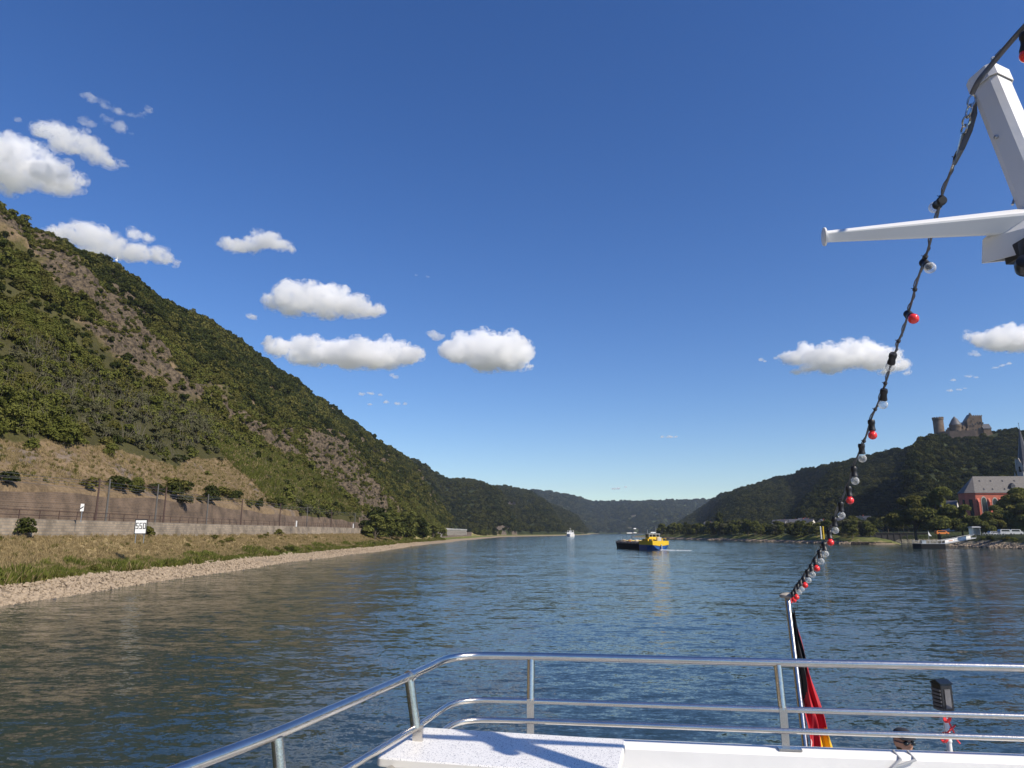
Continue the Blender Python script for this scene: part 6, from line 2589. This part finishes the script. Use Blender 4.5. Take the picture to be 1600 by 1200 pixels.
for fi, q in enumerate(hf):
    c = sum((hv[a] for a in q), Vector()) / 4
    rel = c - HD
    fx_, rx_, zx_ = rel.dot(fr_), rel.dot(rt), rel.z
    beard = zx_ < -0.045 and fx_ > -0.01 and not (abs(rx_) < 0.026 and -0.066 < zx_ < -0.055)
    lips = abs(rx_) < 0.026 and -0.066 < zx_ < -0.055 and fx_ > 0.05
    back = fx_ < -0.01 and zx_ > -0.06 and abs(rx_) < 0.085 and zx_ < 0.05
    hm.m[fi] = 1 if (beard and not lips and zx_ > -0.116) or (back and fx_ < -0.03) else 0
hm.build('head', ['skin', 'hair'], pr)
m = MB()
cp = [(0.001, 0.130), (0.05, 0.124), (0.082, 0.104), (0.095, 0.078), (0.098, 0.052), (0.096, 0.047)]
m.lathe([(r2, z2) for r2, z2 in cp[::-1]], HD, (0, 0, 1), 24)
for i in range(len(m.v)):
    d = Vector(m.v[i]) - HD
    a_, b_ = d.dot(fr_), d.dot(rt)
    m.v[i] = tuple(HD + fr_ * (a_ * 1.06) + rt * (b_ * 0.84) + Vector((0, 0, d.z)))
brim = []
for t in np.linspace(-1.15, 1.15, 13):
    brim.append(HD + fr_ * (0.100 * math.cos(t)) + rt * (0.082 * math.sin(t)) + Vector((0, 0, 0.055)))
brim2 = [HD + fr_ * (0.098 + 0.034 * math.cos(t * 1.25)) + rt * (0.083 * math.sin(t)) + Vector((0, 0, 0.047)) for t in np.linspace(-1.15, 1.15, 13)]
vs = brim + brim2
m._add(vs + [v - Vector((0, 0, 0.004)) for v in vs], [(i, i + 1, 13 + i + 1, 13 + i) for i in range(12)] + [(26 + i, 26 + 13 + i, 26 + 13 + i + 1, 26 + i + 1) for i in range(12)] + [(13 + i, 13 + i + 1, 39 + i + 1, 39 + i) for i in range(12)], 0, True)
m.build('cap', 'cloth_dark', pr)
m = MB()
for sg in (-1, 1):
    c = HD + fr_ * 0.094 + rt * 0.034 * sg + Vector((0, 0, 0.012))
    m.ball(c, 0.027, 12, 0, (1.0, 1.0, 0.8))
    m.tube([c + rt * 0.02 * sg, HD + fr_ * 0.0 + rt * 0.088 * sg + Vector((0, 0, 0.016))], 0.004, 6)
m.tube([HD + fr_ * 0.108 + rt * -0.012 + Vector((0, 0, 0.014)), HD + fr_ * 0.108 + rt * 0.012 + Vector((0, 0, 0.014))], 0.005, 6)
m.build('sunglasses', 'glass_dark', pr)

# ------------------------------------------------------------------ clouds: bodies of vapour far up over the valley
CLOUD_ALT = 1150.0
mat_cloud('cloud_dense', 0.024)
mat_cloud('cloud_soft', 0.024)
mat_cloud('cloud_wisp', 0.018)
mat_cloud('cloud_veil', 0.022, 0.040, 0.47, 0.60)


def _remesh(me, vox):
    tmp = bpy.data.objects.new('cloud', me)
    COL.objects.link(tmp)
    rm = tmp.modifiers.new('r', 'REMESH')
    rm.mode = 'VOXEL'
    rm.voxel_size = vox
    out = bpy.data.meshes.new_from_object(tmp.evaluated_get(bpy.context.evaluated_depsgraph_get()))
    bpy.data.objects.remove(tmp)
    return out


def _outer_skin(me):
    """drop hollow inner shells and crumbs, which would show as holes in the vapour"""
    nv_ = len(me.vertices)
    ed_ = np.empty(len(me.edges) * 2, np.int32)
    me.edges.foreach_get('vertices', ed_)
    ed_ = ed_.reshape(-1, 2)
    lab = np.arange(nv_)
    while True:
        l2 = lab.copy()
        np.minimum.at(l2, ed_[:, 0], lab[ed_[:, 1]])
        np.minimum.at(l2, ed_[:, 1], lab[ed_[:, 0]])
        l2 = l2[l2]
        l2 = l2[l2]
        if (l2 == lab).all():
            break
        lab = l2
    nf = len(me.polygons)
    fc, fn, fa = np.empty(nf * 3, np.float32), np.empty(nf * 3, np.float32), np.empty(nf, np.float32)
    me.polygons.foreach_get('center', fc)
    me.polygons.foreach_get('normal', fn)
    me.polygons.foreach_get('area', fa)
    lt = np.empty(nf, np.int32)
    me.polygons.foreach_get('loop_start', lt)
    lv = np.empty(len(me.loops), np.int32)
    me.loops.foreach_get('vertex_index', lv)
    fl_ = lab[lv[lt]]
    vol = np.bincount(fl_, (fc.reshape(-1, 3) * fn.reshape(-1, 3)).sum(1) * fa, nv_)
    cnt = np.bincount(fl_, None, nv_)
    bad = (vol < 0) | (cnt < 40)
    bm = bmesh.new()
    bm.from_mesh(me)
    bm.verts.ensure_lookup_table()
    bmesh.ops.delete(bm, geom=[bm.verts[i] for i in np.where(bad[lab])[0]], context='VERTS')
    bm.to_mesh(me)
    bm.free()


def _ico(sub):
    bm = bmesh.new()
    bmesh.ops.create_icosphere(bm, subdivisions=sub, radius=1)
    v_ = np.array([v.co[:] for v in bm.verts])
    f_ = np.array([[q.index for q in f.verts] for f in bm.faces])
    bm.free()
    return v_, f_


ICO = {1: _ico(1), 2: _ico(2)}


def cloud(lob, label, mat='cloud_dense', seed=0, group=None, alt=CLOUD_ALT, vox=None, rough=1.0, thin=1.0):
    """lob: lobes (px, py, radius in photograph pixels); they stand at the cloud level's real distance"""
    mx = sum(a for a, b, c in lob) / len(lob)
    my_ = sum(b for a, b, c in lob) / len(lob)
    r_ = ray(mx, my_)
    D = alt / r_.z if r_.z > 0.001 else 20000
    D = min(D, 16000)
    sc_ = D / F_PX
    gg = np.random.default_rng(seed + 900)
    tot = max(c for a, b, c in lob)
    cen_ = EYE + r_ * D
    balls = []
    base = max(b + c * 0.55 for a, b, c in lob)

    def put(p, r, lvl):
        balls.append((p, r))
        if lvl == 0:
            return
        for k in range(9 if lvl == 2 else 6):
            d = gg.normal(size=3)
            d[2] = abs(d[2]) * 0.9 - 0.25
            d /= np.linalg.norm(d)
            rr = r * (0.30 + 0.28 * gg.random())
            put(p + d * np.array([1.05, 1.0, 0.8]) * r * (0.86 + 0.2 * gg.random()), rr, lvl - 1)

    for (a, b, c) in lob:
        rr_ = ray(a, b)
        for k in range(3):
            jx, jd = gg.normal(size=2) * 0.3
            p = np.array(EYE + ray(a + jx * c, b + 0.1 * c * gg.normal()) * (D + (jd * 1.2 + 0.8 * (k - 1)) * c * sc_) - cen_)
            put(p, c * sc_ * (0.76 + 0.24 * gg.random()), 2 if c > 9 else 1)
    vmin = (vox or max(0.6, tot / 34)) * sc_
    vv, ff, off = [], [], 0
    for p, r in balls:
        if r > vmin * 1.1:
            tv, tf_ = ICO[2] if r > vmin * 5 else ICO[1]
            vv.append(tv * np.array([1.08, 1.08, 0.82 * thin]) * r + p)
            ff.append(tf_ + off)
            off += len(tv)
    vv, ff = np.concatenate(vv), np.concatenate(ff)
    me = bpy.data.meshes.new('cloud')
    me.vertices.add(len(vv))
    me.vertices.foreach_set('co', vv.astype(np.float32).ravel())
    me.loops.add(ff.size)
    me.loops.foreach_set('vertex_index', ff.astype(np.int32).ravel())
    me.polygons.add(len(ff))
    me.polygons.foreach_set('loop_start', np.arange(0, ff.size, 3, dtype=np.int32))
    me.polygons.foreach_set('loop_total', np.full(len(ff), 3, np.int32))
    me.update(calc_edges=True)
    me2 = _remesh(me, vmin)
    _outer_skin(me2)
    nvx = len(me2.vertices)
    co = np.empty(nvx * 3, np.float32)
    me2.vertices.foreach_get('co', co)
    co = co.reshape(-1, 3)
    s1 = tot * sc_
    for q_, am_ in ((0.9, 0.16), (0.42, 0.085), (0.2, 0.042), (0.09, 0.02)):
        pq = co / (s1 * q_)
        co = co + np.stack([fbm(pq + 11.3 * a_, 2, seed + 60 + a_) for a_ in range(3)], -1).astype(np.float32) * s1 * am_ * rough
    # the level base of a fair weather cloud
    zb_ = np.percentile(co[:, 2], 16)
    co[:, 2] = np.where(co[:, 2] < zb_, zb_ + (co[:, 2] - zb_) * 0.4, co[:, 2])
    me2.vertices.foreach_set('co', co.ravel())
    me2.update()
    me2.materials.clear()
    me2.materials.append(MATS[mat])
    me2.polygons.foreach_set('use_smooth', np.ones(len(me2.polygons), bool))
    o = bpy.data.objects.new('cloud', me2)
    COL.objects.link(o)
    o.location = cen_
    if mat == 'cloud_dense' or tot > 15:
        # torn thin vapour round the dense body
        vm = me2.copy()
        no = np.empty(nvx * 3, np.float32)
        vm.vertices.foreach_get('normal', no)
        no = no.reshape(-1, 3)
        amp = 0.09 + 0.24 * fbm(co / (s1 * 0.5), 3, seed + 5)
        vm.vertices.foreach_set('co', (co + no * (np.clip(amp, 0.02, 1) * s1)[:, None]).astype(np.float32).ravel())
        vm.materials.clear()
        vm.materials.append(MATS['cloud_veil'])
        vm.update()
        vo = bpy.data.objects.new('veil', vm)
        COL.objects.link(vo)
        vo.parent = o
    return tag(o, label, 'cloud', group)


cloud([(0, 255, 36), (30, 262, 34), (60, 272, 30), (85, 283, 26), (100, 290, 18), (20, 285, 22), (-40, 250, 40)], 'largest white cloud cut by the left frame edge above the hill', seed=1)
cloud([(62, 205, 12), (80, 208, 15), (100, 215, 18), (120, 222, 19), (140, 235, 18), (158, 250, 14), (175, 260, 10), (190, 264, 6)], 'slanting white cloud high above the left hill', seed=2)
cloud([(140, 152, 9), (160, 162, 9), (180, 172, 7), (190, 177, 6), (200, 181, 5), (208, 182, 5), (217, 182, 5), (225, 178, 5), (232, 172, 5)], 'ragged thin cloud wisp highest above the left hill', 'cloud_wisp', 3, None, CLOUD_ALT, None, 2.6, 0.7)
cloud([(172, 188, 8), (185, 198, 9), (190, 206, 7), (205, 212, 3)], 'small torn wisp just under the highest ragged cloud', 'cloud_wisp', 4, None, CLOUD_ALT, None, 2.6, 0.8)
cloud([(133, 190, 8), (142, 195, 7)], 'small soft puff at the top of the slanting cloud', 'cloud_wisp', 5)
cloud([(27, 187, 5)], 'tiny cloud scrap above the largest left cloud', 'cloud_wisp', 6)
cloud([(90, 365, 13), (115, 365, 19), (140, 372, 22), (165, 378, 18), (150, 392, 16), (185, 395, 17), (215, 398, 18), (240, 402, 14), (258, 411, 10), (272, 418, 6), (215, 365, 9), (232, 371, 6)], 'long white cloud resting over the left ridge and antenna', 'cloud_soft', 7)
cloud([(355, 383, 11), (375, 388, 13), (395, 381, 15), (418, 376, 15), (435, 384, 12), (452, 390, 7)], 'small white cloud alone right of the long ridge cloud', seed=8)
cloud([(432, 475, 16), (455, 465, 22), (485, 472, 26), (515, 470, 26), (545, 480, 20), (570, 485, 14), (592, 483, 9), (520, 492, 14), (548, 500, 9), (450, 487, 14)], 'white flat based cloud, upper of the middle pair', seed=9)
cloud([(395, 496, 6), (388, 493, 4)], 'tiny puff left of the upper middle cloud', 'cloud_soft', 10)
cloud([(440, 545, 14), (470, 540, 17), (495, 552, 24), (525, 560, 24), (560, 556, 26), (595, 560, 24), (625, 556, 18), (643, 552, 12), (470, 562, 14), (580, 575, 12)], 'long white flat based cloud, lower of the middle pair', seed=11)
cloud([(417, 533, 7), (420, 528, 5), (412, 537, 5)], 'soft puff at the left tip of the lower middle cloud', 'cloud_soft', 12)
cloud([(620, 590, 4), (612, 586, 4)], 'shred of vapour under the lower middle cloud', 'cloud_wisp', 13)
cloud([(720, 548, 22), (745, 545, 26), (775, 552, 30), (800, 548, 26), (815, 555, 16), (760, 570, 20), (795, 572, 18), (695, 548, 8), (825, 575, 6)], 'rounded white cloud rightmost of the middle clouds', seed=14)
cloud([(676, 522, 7), (685, 527, 8)], 'small puff up and left of the rounded cloud', 'cloud_soft', 15)
cloud([(565, 616, 5), (580, 615, 5), (595, 618, 4)], 'thin low cloud, upper of three flecks over the left ridge', 'cloud_soft', 16, None, CLOUD_ALT, 1.2, 1, 0.5)
cloud([(604, 629, 4), (618, 631, 5), (633, 632, 4)], 'thin low cloud, lowest of three flecks over the left ridge', 'cloud_soft', 17, None, CLOUD_ALT, 1.2, 1, 0.5)
cloud([(578, 632, 4)], 'smallest of three flecks over the left ridge', 'cloud_soft', 18, None, CLOUD_ALT, 1.2, 1, 0.5)
cloud([(1240, 562, 12), (1260, 558, 16), (1285, 562, 20), (1310, 560, 22), (1335, 558, 24), (1362, 562, 22), (1390, 565, 18), (1408, 572, 10), (1300, 580, 12), (1270, 578, 10), (1245, 588, 6), (1385, 585, 8), (1415, 590, 4)], 'wide white cloud behind the festoon lights', 'cloud_soft', 19)
cloud([(1540, 532, 14), (1560, 536, 18), (1585, 532, 22), (1612, 535, 24), (1640, 535, 24), (1560, 517, 8), (1580, 512, 8)], 'white cloud at the right frame edge above the castle', 'cloud_soft', 20)
cloud([(1515, 588, 5), (1525, 590, 4)], 'small cloud fleck right above the castle', 'cloud_soft', 21, None, CLOUD_ALT, 1.2, 1, 0.6)
cloud([(1483, 611, 4), (1498, 609, 4), (1508, 607, 3)], 'thin cloud streak above the castle keep', 'cloud_wisp', 22, None, CLOUD_ALT, 1.2, 1, 0.5)
cloud([(1490, 594, 4)], 'tiny cloud fleck left of the one above the castle', 'cloud_soft', 26, None, CLOUD_ALT, 1.2, 1, 0.6)
cloud([(1520, 552, 5), (1527, 555, 4)], 'small puff below the left end of the frame edge cloud', 'cloud_wisp', 23)
cloud([(1555, 575, 4), (1566, 571, 4), (1578, 568, 4)], 'thin streak under the right frame edge cloud', 'cloud_wisp', 27, None, CLOUD_ALT, 1.2, 1, 0.6)
cloud([(1034, 683, 3.5), (1045, 683.5, 4), (1056, 683, 3)], 'single thin fleck over the middle of the valley', 'cloud_soft', 24, None, CLOUD_ALT, 1.0, 1, 0.5)
cloud([(958, 764, 3), (966, 763, 3.5), (978, 761, 2.5)], 'lowest tiny cloud just over the far hills', 'cloud_soft', 25, None, CLOUD_ALT, 0.8, 1, 0.6)
cloud([(1190, 562, 4), (1196, 565, 3), (1212, 560, 3)], 'faint shred left of the cloud behind the lights', 'cloud_wisp', 28)
cloud([(650, 430, 3), (668, 433, 3)], 'faint shreds alone in the upper middle sky', 'cloud_wisp', 29)

# ------------------------------------------------------------------ the valley's air
hz = MB()
hz.box((700, 2250, 148.0), (4400, 5000, 306.0))
m = bpy.data.materials.new('valley_air')
m.use_nodes = True
N, L = m.node_tree.nodes, m.node_tree.links
N.remove(N["Principled BSDF"])
v = N.new("ShaderNodeVolumePrincipled")
v.inputs['Color'].default_value = (0.72, 0.84, 1.0, 1)
v.inputs['Density'].default_value = 0.00006
v.inputs['Anisotropy'].default_value = 0.3
L.new(v.outputs[0], N["Material Output"].inputs['Volume'])
MATS['valley_air'] = m
ho = hz.build('haze', 'valley_air')
ho['kind'] = 'stuff'
ho['label'] = 'thin bluish air filling the valley'
